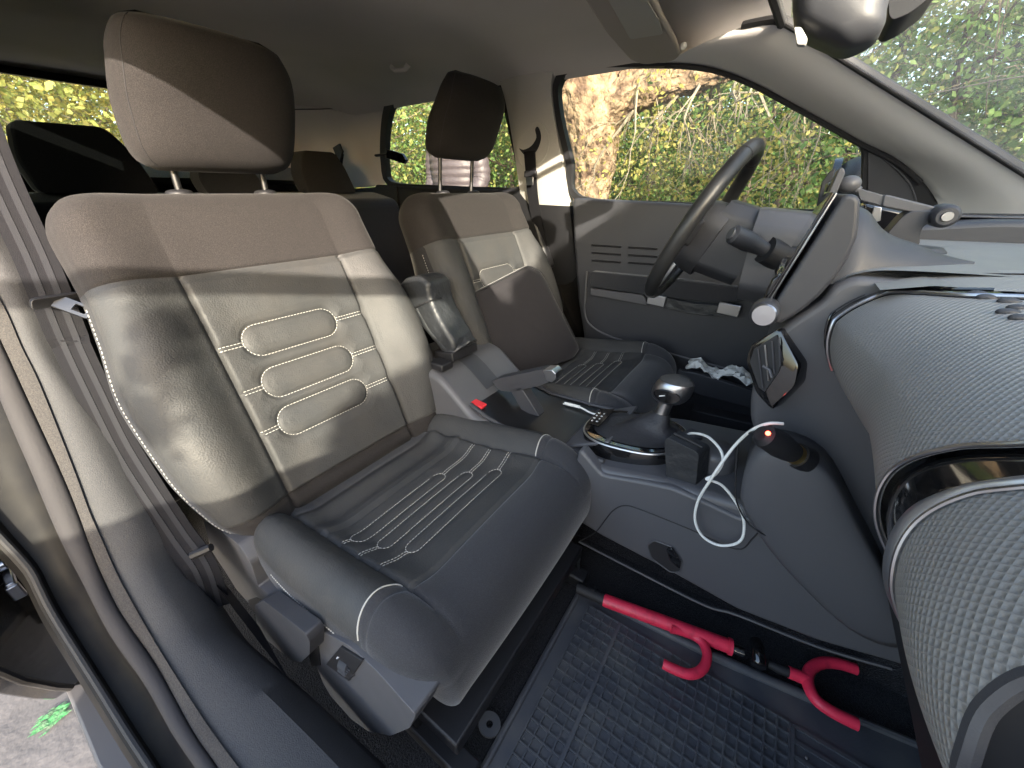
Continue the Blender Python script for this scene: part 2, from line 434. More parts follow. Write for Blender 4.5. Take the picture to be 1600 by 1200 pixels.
def cush_h(l, s):
    a = abs(l); w = cw(s); h = ch(s)
    if a < CWP:
        p, _ = prof_at(s); x = p.x
        n = .003*(1-(l/CWP)**2) + .35*h*math.exp(-((CWP-a)/.03)**2)
        if S_BACK+.10 < s < S_SEAM-.004: n += .55*groove(l, x, CU_LOOPS, .003)
        if s < S_BACK+.12: n += .004*math.cos((s-.02)/.03*math.pi*.9)
    else:
        t = min(1, (a-CWP)/(w-CWP))
        n = h*(.35+.65*math.sin(min(1, t/.5)*math.pi/2))
        if t > .5: n = h - .052*(1-math.sqrt(max(0, 1-((t-.5)/.5)**2)))
    n -= .005*math.exp(-((a-CWP)/.0035)**2)*(1 if s < S_SEAM+.02 else math.exp(-((s-S_SEAM-.02)/.05)**2))
    if a < CWP+.09: n -= .004*math.exp(-((s-S_SEAM)/.003)**2)
    else: n -= .003*math.exp(-((s-S_SEAM+.01)/.003)**2)
    return n
def cpt(l, s, n):
    p, nn = prof_at(s); q = p + nn*n; return (q.x, YC+.009+l, q.z)
def surf_cush(l, s, up=.0016): return Vector(cpt(l, s, cush_h(l, s)+up))
def make_cushion(root):
    S = [CL*i/240 for i in range(241)]
    base = [CWP*i/46 for i in range(47)]
    tt = [.03,.07,.12,.18,.25,.32,.4,.48,.56,.64,.72,.8,.86,.91,.95,.98,1.0]
    G = []; nf = len(base); cols = None
    for s in S:
        w = cw(s); ls = base + [CWP+(w-CWP)*t for t in tt]
        r = [(l, cush_h(l, s)) for l in ls]; ne = r[-1][1]
        dep = curve([(0,-.10),(S_SEAM,-.115),(S_SEAM+.06,-.10),(S_SEAM+.12,-.06),(CL,-.02)], s)
        r += [(w+.002, lerp(ne, dep, .3)), (w, lerp(ne, dep, .7)), (w-.006, dep), (w-.03, dep-.01)]
        rl = [(l, cush_h(-l, s)) for l in ls] + r[len(ls):]
        row = [(-l, n) for l, n in rl[::-1]] + r[1:]
        G.append([cpt(l, s, n) for l, n in row]); cols = row
    m = len(G[0]); mid = m//2; reg = {}
    for i in range(len(S)-1):
        s = (S[i]+S[i+1])/2
        for j in range(m-1):
            a = min(abs(j-mid), abs(j+1-mid))
            side = a >= nf+len(tt)-1
            if a < nf-1:
                r = 'leather' if S_BACK < s < S_SEAM else 'fabric' if s > S_BACK else 'rear'
            elif side: r = 'side'
            else:
                lim = S_SEAM-.012
                r = ('bl' if j < mid else 'br') if .05 < s < lim else 'fabric' if s > lim else 'rear'
            if side and .05 < s < S_SEAM-.012: r = 'side'
            elif side: r = 'fabric' if s > .1 else 'rear'
            reg.setdefault(r, []).append((i*m+j, i*m+j+1, (i+1)*m+j+1, (i+1)*m+j))
    flat = [p for r_ in G for p in r_]
    def emit(name, faces, mat):
        used = sorted({i for f in faces for i in f}); mp = {o: k for k, o in enumerate(used)}
        return MB().add([flat[i] for i in used], [tuple(mp[i] for i in f) for f in faces]).build(name, mat, root, angle=80)
    c = emit('cushion', reg['fabric'], M['fabric_dark2']); p = emit('cushion_panel', reg['leather'], M['leather'])
    emit('cushion_rear', reg['rear'], M['fabric_dark2'])
    emit('cushion_bolster', reg['bl'], M['leather']); emit('cushion_bolster', reg['br'], M['leather'])
    emit('cushion_side', reg['side'], M['fabric_dark'])
    return c, p
pbr('fabric_dark2', (.028,.029,.033), .9, .25, bump=[('noise', 900, .0005), ('noise', 7, .002)], col2=(.045,.046,.052), cscale=1000, cdetail=1, sheen=.3, cr=(.4,.72))
def make_headrest(root, dz=0):
    yc = .386 if dz == 0 else YC
    zb, zt = 1.084, 1.286; G = []
    N = 30; MM = 56
    for i in range(N+1):
        t = i/N
        z = lerp(zb, zt, t)
        hw = curve([(0,.098),(.06,.124),(.2,.136),(.45,.139),(.75,.132),(.92,.116),(.98,.10),(1,.085)], t)
        xf = curve([(0,-.918),(.08,-.886),(.4,-.848),(.75,-.822),(.93,-.828),(1,-.86)], t)
        xb = curve([(0,-.972),(.1,-.992),(.4,-.975),(.75,-.925),(.95,-.895),(1,-.872)], t)
        cx = (xf+xb)/2; dx = (xf-xb)/2; row = []
        for k in range(MM):
            g = 2*math.pi*k/MM; c, s_ = math.cos(g), math.sin(g)
            ex = .52
            yy = hw*math.copysign(abs(c)**ex, c); xx = dx*math.copysign(abs(s_)**.8, s_)
            xx -= .012*(yy/hw)**2 if s_ > 0 else 0
            row.append((cx+xx, yc+yy, z))
        G.append(row)
    mb = MB().grid(G, closev=True); mb.f += [tuple(range(MM))[::-1], tuple(range(N*MM, N*MM+MM))]
    h = mb.build('headrest', M['fabric'], root, angle=85)
    for sy in (-1, 1):
        # seam piping where the front cover meets the side gusset
        pp = []
        for i in range(1, N):
            t = i/N; row = G[i]; k = int(MM*(.5-.085)) if sy < 0 else int(MM*.085)
            pp.append(Vector(row[k]))
        MB().tube(smooth_path(pp, 2), .0008, 6).build('piping', M['stitch_dark'], h)
        y0 = yc + sy*.077
        MB().tube([(-.968,y0,.98),(-.955,y0,1.09)], .006, 12).build('post', M['steel_dark'], h)
        MB().rev((-.962, y0, 1.044), (-.05,0,1), [(.0,.010),(.012,.010),(.019,.008),(.022,.004),(.022,-.002),(.018,-.008)], 24).build('guide_sleeve', M['plastic_dark'], root)
    return h
def make_seat():
    root = thing('passenger_seat', SEAT_O, 'near front passenger seat with stitched leather panels and sun patches, beside the open door', 'car seat', 'front seats')
    b, cp = make_backrest(root)
    # stitching on the back
    st = []
    for c in BK_LOOPS:
        loop = stadium(*c); loop.append(loop[0])
        dense = []
        for (a0, b0), (a1, b1) in zip(loop, loop[1:]):
            k = max(1, int(math.hypot(a1-a0, b1-b0)/.006))
            for q in range(k): dense.append((lerp(a0, a1, q/k), lerp(b0, b1, q/k)))
        dense.append(loop[-1])
        st.append(dashes([surf_back(l, v) for l, v in [(c[0]+(l-c[0])*1.0, v) for l, v in dense]]))
        for sg in (-1, 1):
            for dv in (-.0032, .0032):
                x0 = c[0]+sg*(c[2]+c[3]); st.append(dashes([surf_back(lerp(x0, sg*.147, q/8), c[1]+dv) for q in range(9)]))
    merge(st).build('stitching', M['stitch'], cp)
    st = dashes([surf_back(-.145+.29*q/60, .489) for q in range(61)], .003, .002, .0004)
    st.build('seam_thread', M['stitch_dark'], b)
    # white contrast seam on each outer flank
    for sg in (-1, 1):
        dashes([Vector(b2w(sg*(bw(v)+.0035), v, lerp(back_front(bw(v), v, bw(v)), -.085, .25))) for v in [.03+.44*q/70 for q in range(71)]], .0045, .003, .0008).build('side_seam', M['stitch'], b)
    c, p = make_cushion(root)
    st = []
    for cc in CU_LOOPS:
        loop = stadium(*cc); loop.append(loop[0]); dense = []
        for (a0, b0), (a1, b1) in zip(loop, loop[1:]):
            k = max(1, int(math.hypot(a1-a0, b1-b0)/.006))
            for q in range(k): dense.append((lerp(a0, a1, q/k), lerp(b0, b1, q/k)))
        st.append(dashes([surf_cush(l, s_of_x(x)) for l, x in dense]))
        for sg in (-1, 1):
            for dv in (-.003, .003):
                x0 = cc[0]+sg*(cc[2]+cc[3]); st.append(dashes([surf_cush(lerp(x0, sg*.174, q/8), s_of_x(cc[1]+dv)) for q in range(9)]))
    merge(st).build('stitching', M['stitch'], p)
    for sg in (-1, 1):                                             # pale seam arc over the bolster where leather meets front fabric
        pts = []
        for q in range(30):
            t = q/29; l = lerp(CWP+.002, cw(S_SEAM)-.001, t); pts.append(surf_cush(sg*l, S_SEAM-.013, .001))
        MB().tube(pts, .0011, 6).build('edge_seam', M['stitch'], c)
        pts = [Vector(cpt(sg*(cw(s)+.002), s, lerp(-.01, -.05, .35))) for s in [.12+(S_SEAM-.14)*q/40 for q in range(41)]]
        dashes(pts, .004, .002, .0009).build('side_seam', M['stitch'], c)
    make_headrest(root)
    # plastic side cladding, near side (outboard)
    yb = YC-.255
    pl = [(318,815),(345,828),(372,850),(392,880),(404,916),(440,946),(500,984),(548,1010),(590,1050),(625,1090),(650,1118),(640,1138),(610,1150),(575,1143),(530,1110),(505,1068),(490,1030),(480,1018),(440,1000),(392,985),(384,955),(372,925),(350,890),(330,860)]
    pts = ats(pl, y=yb)
    sc = MB().prism(round_poly(pts, .008, 3), (0,.05,0)).build('side_cladding', M['plastic_grey'], root, bevel=.005, bseg=3)
    lv = ats([(398,945),(412,938),(478,990),(484,1003),(484,1022),(470,1035),(455,1032),(402,988)], y=yb-.022)
    MB().prism(round_poly(lv, .006, 3), (0,.022,0)).build('height_lever', M['plastic'], root, bevel=.005, bseg=3)
    rec = ats([(388,938),(400,934),(430,950),(478,986),(497,1012),(500,1040),(486,1042),(480,1005),(470,992),(402,948),(398,985),(390,978)], y=yb-.002)
    MB().prism(rec, (0,.002,0)).build('lever_recess', M['plastic_dark'], root, bevel=.0006)
    # heater dial
    yd = yb-.003
    c4_ = [Vector(p) for p in ats([(532,1011),(566,1033),(545,1065),(509,1038)], y=yd)]
    d = MB().prism(c4_, (0,.004,0)).build('dial_plate', M['plastic_dark'], root, bevel=.0008)
    ex = (c4_[1]-c4_[0]).normalized(); ez = (c4_[0]-c4_[3]).normalized(); dc = Vector(at(545,1040, y=yd+.004))
    dd = MB(); dd.cyl(dc-ex*.011, dc+ex*.011, .0115, seg=24)
    for k in range(14):
        g = math.pi*k/13; q_ = V(0,-1,0)*math.sin(g)*.0118+ez*math.cos(g)*.0118; dd.tube([dc+q_-ex*.011, dc+q_+ex*.011], .0009, 5)
    dd.build('dial', M['plastic'], d)
    pr_ = MB(); pc = Vector(at(527,1028, y=yd-.0003))
    for k in range(4): pr_.prism([pc+ez*(.004*k-.006)-ex*.002, pc+ez*(.004*k-.006)+ex*(.003 if k % 2 else .001), pc+ez*(.004*k-.0035)+ex*(.003 if k % 2 else .001), pc+ez*(.004*k-.0035)-ex*.002], (0,-.0003,0))
    pr_.build('dial_marks', M['white_print'], d)
    # rails, frame and the front adjustment bar
    MB().box((-.44,YC-.2,.255), (.5,.035,.03)).box((-.44,YC+.2,.255), (.5,.035,.03)).box((-.42,YC,.33),(.42,.42,.03)).box((-.45,YC-.2,.30),(.3,.02,.08)).box((-.45,YC+.2,.30),(.3,.02,.08)).build('seat_rail', M['plastic_dark'], root, bevel=.004)
    MB().prism([(-.64,YC-.21,.46),(-.27,YC-.21,.46),(-.26,YC-.20,.40),(-.30,YC-.19,.30),(-.62,YC-.19,.28)], (0,.015,0)).build('under_skirt', M['fabric_dark'], root, bevel=.004)
    bar = [at(905,865,y=.585), at(897,930,y=.585), at(870,975,y=.55), at(830,1030,y=.48), at(800,1060,y=.40), at(720,1103,y=.26), at(655,1125,y=.19), at(640,1112,y=.17)]
    MB().tube(smooth_path(bar, 6), .0035, 10).build('adjustment_bar', M['steel'], root)
    MB().box(at(655,1108,y=.18), (.008,.008,.012)).box(at(622,1143,y=.16),(.006,.02,.006)).build('wire_clip', M['white_rubber'], root, bevel=.001)
    tg = Vector(at(160,512, y=.118)); d1 = (Vector(at(152,489, y=.118))-Vector(at(168,536, y=.118))).normalized(); d2 = V(0,-1,0).cross(d1).normalized()
    cu = bpy.data.curves.new('airbag_tag', 'FONT'); cu.body = 'AIRBAG'; cu.size = .0125; cu.align_x = 'CENTER'; cu.extrude = .0002; cu.materials.append(M['white_print'])
    tmp_ = bpy.data.objects.new('tmp', cu); me_ = bpy.data.meshes.new_from_object(tmp_); bpy.data.objects.remove(tmp_)
    to = bpy.data.objects.new('airbag_lettering', me_); COL.objects.link(to); to.parent = root
    nz_ = d1.cross(d2); R3 = Matrix((d1, d2, nz_)).transposed().to_4x4(); R3.translation = tg-Vector(SEAT_O); to.matrix_local = R3
    return root
seat1 = make_seat()
seat2 = copy_tree(seat1)
seat2.name = 'driver_seat'; seat2.location = (SEAT_O[0], SEAT_O[1]+.703, SEAT_O[2])
seat2['label'] = 'far front driver seat with raised headrest and black wedge cushion leaning on it'
for ch_ in [o for o in bpy.data.objects if o.parent == seat2]:
    if ch_.name.startswith('headrest'): ch_.location = (0.0, -.008, .060)

# wedge cushion leaning on the driver seat
wn_ = V(.86,-.30,.42).normalized()
wp_ = [Vector(atp(px, py, (-.62,1.06,.62), wn_)) for px, py in [(738,458),(826,413),(848,424),(908,545),(898,560),(800,592),(778,584)]]
wc = pillow0 = None
def wedge():
    L = resample_loop(round_poly(wp_, .012, 4), 90); c = sum(L, Vector())/len(L); rows = []
    for a, b, j in ((-.062,.035,0),(-.055,.0,1),(-.03,-.012,1),(-.008,0,1),(0,.04,1),(.004,.12,1),(.006,.4,1),(.006,.75,1)): rows.append([p.lerp(c, b)+wn_*a for p in L])
    mb = MB().grid(rows, closev=True); n = len(L); mb.f += [tuple(range(7*n, 8*n)), tuple(range(n))[::-1]]
    return mb, L, c
def resample_loop(loop, n=90):
    P = [Vector(p) for p in loop]; P.append(P[0]); c = [0]
    for a, b in zip(P, P[1:]): c.append(c[-1]+(b-a).length)
    out = []
    for k in range(n):
        s = c[-1]*k/n
        for i in range(len(P)-1):
            if s <= c[i+1]: out.append(P[i].lerp(P[i+1], (s-c[i])/max(c[i+1]-c[i], 1e-9))); break
    return out
wm, wL, wC = wedge()
wt_ = thing('back_cushion', tuple(sum((Vector(p) for p in wp_), Vector())/len(wp_)), 'black fabric wedge cushion leaning on the driver seat backrest', 'cushion')
wb = wm.build('cushion_cover', M['foam_cover'], wt_, angle=180)
MB().tube([p.lerp(wC, .02)+wn_*.001 for p in wL], .0016, 6, closed=True).build('piping', M['rubber'], wt_)
# ================================================================== THE CAR'S SHELL
YF = 2*.73                                  # mirror: y -> YF - y
# ---- setting: car floor
fl = MB().prism([(-2.3,.03,.215),(.75,.03,.215),(.75,.75,.215),(-2.3,.75,.215)], (0,0,-.02)).prism([(-2.3,.86,.215),(.75,.86,.215),(.75,1.43,.215),(-2.3,1.43,.215)], (0,0,-.02))
tag(fl.build('carpet_floor', M['carpet']), kind='structure')
tn = MB().grid([[(x, y, z) for y, z in [(.690,.216),(.715,.222),(.735,.26),(.74,.34),(.742,.40),(.745,.45),(.86,.45),(.878,.43),(.90,.30),(.92,.217)]] for x in (-2.3,-1,-.3,.2,.75)])
tag(tn.build('carpet_tunnel', M['carpet']), kind='structure')
fw = MB().grid([[(x, y, z) for y in (.0,.3,.73,1.2,1.46)] for x, z in [(.45,.21),(.52,.24),(.70,.5),(.74,.8),(.74,.95)]])
tag(fw.build('firewall_carpet', M['carpet']), kind='structure')

# ---- headliner
def roof_pt(x, y):
    u = (y-.73)/.66; a = min(1, abs(u))
    z = 1.437 - .012*a*a - .050*a**8 - .010*((x+1.0)/1.1)**2
    return (x, y, z)
xs = [-.135-.0*k for k in (0,)] + [-.16-.06*k for k in range(36)]
G = [[roof_pt(x - .02*(1-((y-.73)/.66)**2), y) for y in [.075+(1.31)*k/40 for k in range(41)]] for x in xs]
hl = thing('headliner', (-1.1,.73,1.40), 'pale fabric roof lining over the whole cabin', 'roof lining')
g = MB().grid(G); up = [(x, y, z+.03) for row in G for x, y, z in row]
n = len(g.v); g.add([(x, y, z+.05) for x, y, z in g.v], g.f[:])
g.build('lining', M['headliner'], hl)
rs = MB().prism([(-.05,.04,1.47),(-.05,1.42,1.47),(-2.3,1.42,1.45),(-2.3,.04,1.45)], (0,0,.02))
rs.build('roof_panel', M['black_paint'], hl)
# roof rails (dark seam + trim) both sides, out of soft tubes
def rail_y(x): return 1.385
hx_ = V(*at(625,106, z=1.418))
MB().tube([hx_+V(-.03,-.01,.006), hx_+V(-.018,-.004,-.006), hx_+V(.018,.006,-.006), hx_+V(.03,.01,.006)], .010, 10, flat=.8).build('coat_hook', M['headliner'], hl)

# ---- far (driver) side: leaning plane of the side glass
PF = (0, 1.452, 1.0); NF = (0, 1, .22)
def F(pts, off=0): return [atp(px, py, (0, PF[1]+off, 1.0), NF) for px, py in pts]
def glass_pane(name, loop, mat, parent, th=.004):
    return MB().prism(loop, (0, th, th*.0)).build(name, mat, parent, smooth=False)
def ring(outer, inner, ext, name, mat, parent, bevel=0):
    """frame between two loops given as equally long point lists"""
    mb = MB(); n = len(outer); e = Vector(ext)
    P = [Vector(p) for p in outer] + [Vector(p) for p in inner]; Q = [p+e for p in P]
    f = []
    for i in range(n):
        j = (i+1) % n
        f += [(i, j, n+j, n+i), (2*n+i, 3*n+i, 3*n+j, 2*n+j), (i, 2*n+i, 2*n+j, j), (n+i, n+j, 3*n+j, 3*n+i)]
    mb.add(P+Q, f); return mb.build(name, mat, parent, bevel=bevel)
def resample(loop, n=90):
    P = [Vector(p) for p in loop]; P.append(P[0]); c = [0]
    for a, b in zip(P, P[1:]): c.append(c[-1]+(b-a).length)
    out = []
    for k in range(n):
        s = c[-1]*k/n
        for i in range(len(P)-1):
            if s <= c[i+1]: out.append(P[i].lerp(P[i+1], (s-c[i])/max(c[i+1]-c[i], 1e-9))); break
    return out
def offset_loop(loop, d):
    c = sum((Vector(p) for p in loop), Vector())/len(loop); out = []
    n = len(loop)
    nrm = Vector((0,1,.22)).normalized()
    for i in range(n):
        t = (loop[(i+1) % n]-loop[i-1]).normalized(); o = t.cross(nrm)
        if o.dot(loop[i]-c) < 0: o = -o
        out.append(loop[i]+o*d)
    return out
def window(parent, px, w, off=0, gmat='window_glass', fmat='rubber', ext=(0,.03,0)):
    L = resample([Vector(p) for p in smooth_path(F(px, off), 4, True)], 110)
    ring(offset_loop(L, w), L, ext, 'window_frame', M[fmat], parent)
    Lg = [p+V(0,.018,0) for p in offset_loop(L, .004)]
    MB().prism(Lg, (0,.004,0)).build('window_pane', M[gmat], parent, smooth=False)
    return L
dd = thing('driver_door', (-.3,1.45,.4), 'dark far front door with strap pull, ribbed panel and open storage bin', 'car door')
win = window(dd, [(905,306),(893,255),(880,200),(873,160),(873,132),(888,114),(925,107),(985,104),(1050,104),(1100,109),(1140,118),(1180,134),(1240,167),(1300,200),(1338,222),(1347,240),(1346,290),(1343,334),(1230,327),(1050,315)], .022)
# door trim panel
pp = ats([(893,309),(1050,317),(1340,336),(1500,352),(1420,560),(1180,700),(960,700),(915,548),(903,470),(896,380)], y=1.425)
pn = MB().prism(round_poly(pp, .02, 4), (0,.06,0)).build('trim_panel', M['plastic'], dd, bevel=.012, bseg=3)
def ribs(par):
    for r in range(3):
        for c0 in range(4):
            x0 = 925 + c0*57 ; y0 = 383 + r*12 + c0*3.5
            a = at(x0, y0, y=1.424); b = at(x0+45, y0+3.0, y=1.424)
            MB().tube([a, b], .0052, 8, flat=.6).build('rib', M['plastic_dark'], par)
ribs(dd)
ap = ats([(922,424),(1003,432),(1060,437),(1165,450),(1175,470),(1120,474),(1030,464),(1005,460),(922,448)], y=1.395)
MB().prism(round_poly(ap, .014, 4), (0,.035,0)).build('armrest_pad', M['fabric_dark2'], dd, bevel=.01, bseg=3)
ap = ats([(922,450),(1005,461),(1012,478),(922,461)], y=1.400)
MB().prism(ap, (0,.025,0)).build('armrest_trim', M['plastic_grey'], dd, bevel=.003)
lp = ats([(917,424),(915,455),(914,490),(925,510),(960,528),(1060,556),(1150,580)], y=1.416)
MB().tube(smooth_path(lp, 6), .0045, 8).build('pocket_edge', M['plastic_grey'], dd)
st = MB().ribbon(smooth_path(ats([(1018,467),(1040,473),(1070,480),(1100,484),(1150,487)], y=1.375), 5), (0,0,1), .036, .006).build('pull_strap', M['leather_pouch'], dd, bevel=.001)
for a, b in (((1012,458),(1040,480)), ((1121,472),(1156,495))):
    p0 = Vector(at((a[0]+b[0])/2, (a[1]+b[1])/2, y=1.368)); q = Vector(at(a[0], (a[1]+b[1])/2, y=1.368)); w = (p0-q).length*2
    MB().box(p0, (w, .012, .036), Matrix.Rotation(math.radians(4), 3, 'Y')).build('strap_clip', M['satin'], dd, bevel=.002)
bn = ats([(1030,505),(1170,530),(1175,620),(1090,590),(1040,560)], y=1.38)
MB().prism(ats([(1060,578),(1090,583),(1176,610),(1180,640),(1100,620),(1050,600)], y=1.32), (0,.02,0)).build('bin_wall', M['plastic'], dd, bevel=.004)
MB().prism(ats([(1080,640),(1200,668),(1200,740),(1070,740)], y=1.34), (0,.06,0)).build('door_sill_trim', M['plastic'], dd, bevel=.004)
# sail panel at the front of the window
sp = F([(1349,226),(1382,230),(1420,254),(1452,286),(1474,318),(1482,348),(1345,340)], -.006)
s0 = MB().prism(round_poly(sp, .01, 3), (0,.02,0)).build('sail_panel', M['plastic_dark'], dd, bevel=.004)
MB().prism(round_poly(F([(1356,236),(1366,238),(1395,262),(1423,290),(1432,318),(1432,336),(1356,334)], -.010), .008, 3), (0,.006,0)).build('speaker_cover', M['plastic'], s0, bevel=.002)
MB().tube(smooth_path(F([(1366,237),(1395,259),(1420,285),(1431,312),(1432,336)], -.012), 5), .0018, 6).build('speaker_edge', M['plastic_grey'], s0)
# crumpled tissue in the door bin
rr = random.Random(3); G = []
c = Vector(at(1125,580, y=1.345))
for i in range(15):
    row = []
    for j in range(11):
        row.append(c + V(-.10+.20*i/14 + rr.uniform(-.004,.004), -.03+.06*j/10 + rr.uniform(-.003,.003), .012*math.sin(i*.8)+rr.uniform(-.012,.014)))
    G.append(row)
tis = MB().grid(G).build('plastic_bag', M['white_rubber'], solid=.001, angle=10)
tag(tis, 'crumpled white plastic bag in the storage bin of the far door', 'plastic bag')

# exterior mirror of the far door
mr = thing('wing_mirror', at(1315,290, y=1.62), 'black outside wing mirror seen through the far door window', 'wing mirror')
c = Vector(mr['_o'])
mb = MB(); mb.ball(c+V(.03,.07,.0), .11, .55, 1, .72); mb.build('housing', M['plastic_dark'], mr)
MB().rev(c+V(-.035,.07,0), (-1,0,0), [(.0,.002),(.07,.002),(.078,.0),(.078,-.02)], 28).build('mirror_glass', M['gloss_black'], mr)
MB().tube([c+V(.04,-.02,-.04), c+V(.05,-.14,-.07)], .018, 10).build('stalk', M['plastic_dark'], mr)

# A pillar (far)
def pl_line(side_px, top_px):
    a = smooth_path(F(side_px, -.01), 6); return a
lo = smooth_path(F([(1040,98),(1085,100),(1130,110),(1180,130),(1240,162),(1300,195),(1352,224),(1392,243),(1424,266),(1450,292),(1470,325),(1478,350)], -.012), 5)
T0 = Vector((-.127,1.2,1.364)); T1 = Vector(at(1600,275, y=1.335)); T2 = T1+(T1-T0)*.45
hi_ctrl = [V(-.22,1.24,1.385), V(-.165,1.215,1.378), T0, T0.lerp(T1,.25)+V(0,.0,.0), T0.lerp(T1,.5), T0.lerp(T1,.75), T1, T2]
hi = smooth_path(hi_ctrl, 10)
def resamp_open(P, n):
    c = [0]
    for a, b in zip(P, P[1:]): c.append(c[-1]+(b-a).length)
    out = []
    for k in range(n):
        s = c[-1]*k/(n-1)
        for i in range(len(P)-1):
            if s <= c[i+1]+1e-9: out.append(P[i].lerp(P[i+1], (s-c[i])/max(c[i+1]-c[i], 1e-9))); break
    return out
A = resamp_open(lo, 40); B = resamp_open(hi, 40); G = []
for a, b in zip(A, B):
    row = []
    for k in range(13):
        t = k/12; p = a.lerp(b, t); bul = math.sin(math.pi*t)
        row.append(p + V(-.006*bul, -.022*bul, -.004*bul))
    row = [a+V(.0,.03,.0)] + row + [b+V(.006,.004,.004)]
    G.append(row)
apl = thing('windscreen_pillar', (.1,1.35,1.0), 'beige windscreen pillar sloping down at the far side of the dashboard', 'windscreen pillar', 'windscreen pillars')
MB().grid(G).build('pillar_trim', M['pillar_brightened'], apl)
MB().tube([p+V(.008,-.002,.002) for p in B], .009, 8).build('screen_seal', M['rubber'], apl)
MB().tube([p+V(0,.0,-.006) for p in A[:34]], .006, 8).build('door_seal', M['rubber'], apl)
# mirrored near pillar (rises above and right of the camera, outside the frame)
ap2 = thing('windscreen_pillar', (.1,.11,1.0), 'beige windscreen pillar on the near side beside the open door', 'windscreen pillar', 'windscreen pillars')
MB().grid([[V(p.x, YF-p.y, p.z) for p in row] for row in G]).build('pillar_trim', M['pillar_beige'], ap2)
# windscreen
G = []
for k in range(21):
    u = -1+2*k/20; y = .73+.47*u
    G.append([V(-.127-.03*(1-u*u), y, 1.366+.03*(1-u*u)).lerp(V(T2.x+.05+.12*(1-u*u), .73+(T2.y-.73)*u*1.0, T2.z-.03), q/12) for q in range(13)])
ws = thing('windscreen', (.2,.73,1.1), 'large sloping windscreen with black border', 'windscreen')
MB().grid(G).build('screen_pane', M['windshield_glass'], ws)
hb = MB(); hb.tube([row[0]+V(-.004,0,.002) for row in G], .010, 8); hb.build('header_seal', M['rubber'], ws)
hb = MB().prism([G[0][12], G[-1][12], G[-1][12]+V(.05,0,-.01), G[0][12]+V(.05,0,-.01)],(0,0,-.03)); hb.build('scuttle', M['plastic_dark'], ws)

# B pillar (far)
bp = thing('door_pillar', (-.85,1.44,.5), 'beige and charcoal door pillar behind the far front window', 'door pillar', 'door pillars')
def band(lo_px, hi_px, off, n, mat, name, parent, bul=.01, back=.04, m=9):
    A = resamp_open(smooth_path(F(lo_px, off), 6), n); B = resamp_open(smooth_path(F(hi_px, off), 6), n); G = []
    for a, b in zip(A, B):
        row = [a+V(0,back,0)] + [a.lerp(b, k/m)+V(0,-bul*math.sin(math.pi*k/m)**.6,0) for k in range(m+1)] + [b+V(0,back,0)]
        G.append(row)
    return MB().grid(G).build(name, mat, parent)
band([(778,118),(790,160),(800,215),(808,270),(815,318)], [(868,107),(862,120),(861,150),(868,200),(880,265),(889,322)], -.012, 24, M['pillar_beige'], 'upper_trim', bp)
band([(815,318),(830,380),(850,450),(866,520),(880,580)], [(889,322),(896,380),(902,440),(910,510),(918,560)], -.010, 16, M['plastic_dark'], 'lower_trim', bp)
cres = smooth_path(F([(811,232),(818,234),(830,228),(838,215),(836,203),(840,198),(845,212),(842,228),(834,240),(822,244)], -.026), 3, True)
MB().prism(cres, (0,.003,0)).build('belt_slot', M['plastic_dark'], bp)
MB().prism(smooth_path(F([(808,222),(822,200),(840,190),(852,200),(858,222),(852,245),(838,260),(820,262),(809,250)], -.0225), 4, True), (0,.004,0)).build('slot_surround', M['pillar_beige'], bp, bevel=.002)
# belt of the driver seat
def webbing(name, lbl, path, side, w, par=None):
    t = thing(name, path[0], lbl, 'seat belt', 'front seat belts')
    P = smooth_path(path, 8)
    MB().ribbon(P, side, w, .0016).build('strap', M['webbing'], t, smooth=False)
    return t
def webbing_mat():
    m = pbr('webbing', (.012,.012,.014), .9, .1, bump=('noise', 1200, .0004))
pbr('webbing', (.012,.012,.014), .9, .1, bump=('noise', 1200, .0004)); pbr('webbing_stripe', (.024,.0245,.028), .9, .1, bump=('noise', 1200, .0004))
path = F([(827,236),(829,262),(833,310),(842,360),(856,420),(872,500)], -.034)
db = webbing('seat_belt', 'black seat belt hanging from the far door pillar', path, (1,0,.05), .047)
c = Vector(F([(829,272)], -.04)[0])
MB().box(c, (.052,.014,.022)).build('tongue_grip', M['plastic_dark'], db, bevel=.004)
MB().box(c+V(0,-.004,-.022), (.030,.003,.03)).build('tongue', M['steel'], db, bevel=.001)

# rear side: glass, quarter trim, belt line
rd = thing('rear_door', (-1.35,1.45,.9), 'far rear door with pop-out window in a thick black frame', 'car door')
window(rd, [(612,284),(603,262),(602,225),(606,185),(615,163),(635,152),(690,142),(750,132),(772,134),(785,165),(798,220),(807,262),(811,291),(760,292),(680,289)], .034)
MB().prism(ats([(585,288),(700,291),(822,297),(860,420),(600,470),(580,350)], y=1.43), (0,.05,0)).build('trim_panel', M['plastic_dark'], rd, bevel=.012)
lt = MB(); lt.tube(F([(588,243),(606,241)], -.02), .012, 8, flat=.5); lt.build('latch_base', M['plastic_dark'], rd)
lt = MB().prism(F([(603,232),(628,240),(634,250),(631,256),(603,247)], -.035), (0,.016,0)).build('window_latch', M['gloss_black'], rd, bevel=.002)
qt = thing('rear_quarter_trim', (-1.9,1.4,1.0), 'warm grey rear quarter trim curving under the roof lining', 'quarter trim')
A = smooth_path([at(612,156, y=1.385), at(604,200, y=1.405), at(601,240, y=1.42), at(603,290, y=1.44)], 8)
Bq = smooth_path([(-1.98,1.30,1.40), (-2.12,1.30,1.30), (-2.2,1.31,1.2), (-2.22,1.32,1.06)], 8)
Bq = [Vector(p) for p in Bq]
G = [[a.lerp(b, k/10)+V(0,.045*math.sin(math.pi*k/10),0) for k in range(11)] + [b.lerp(V(-2.28,1.12,b.z), .5), V(-2.30,1.08,b.z)] for a, b in zip(A, Bq)]
MB().grid(G).build('trim', M['headliner'], qt)
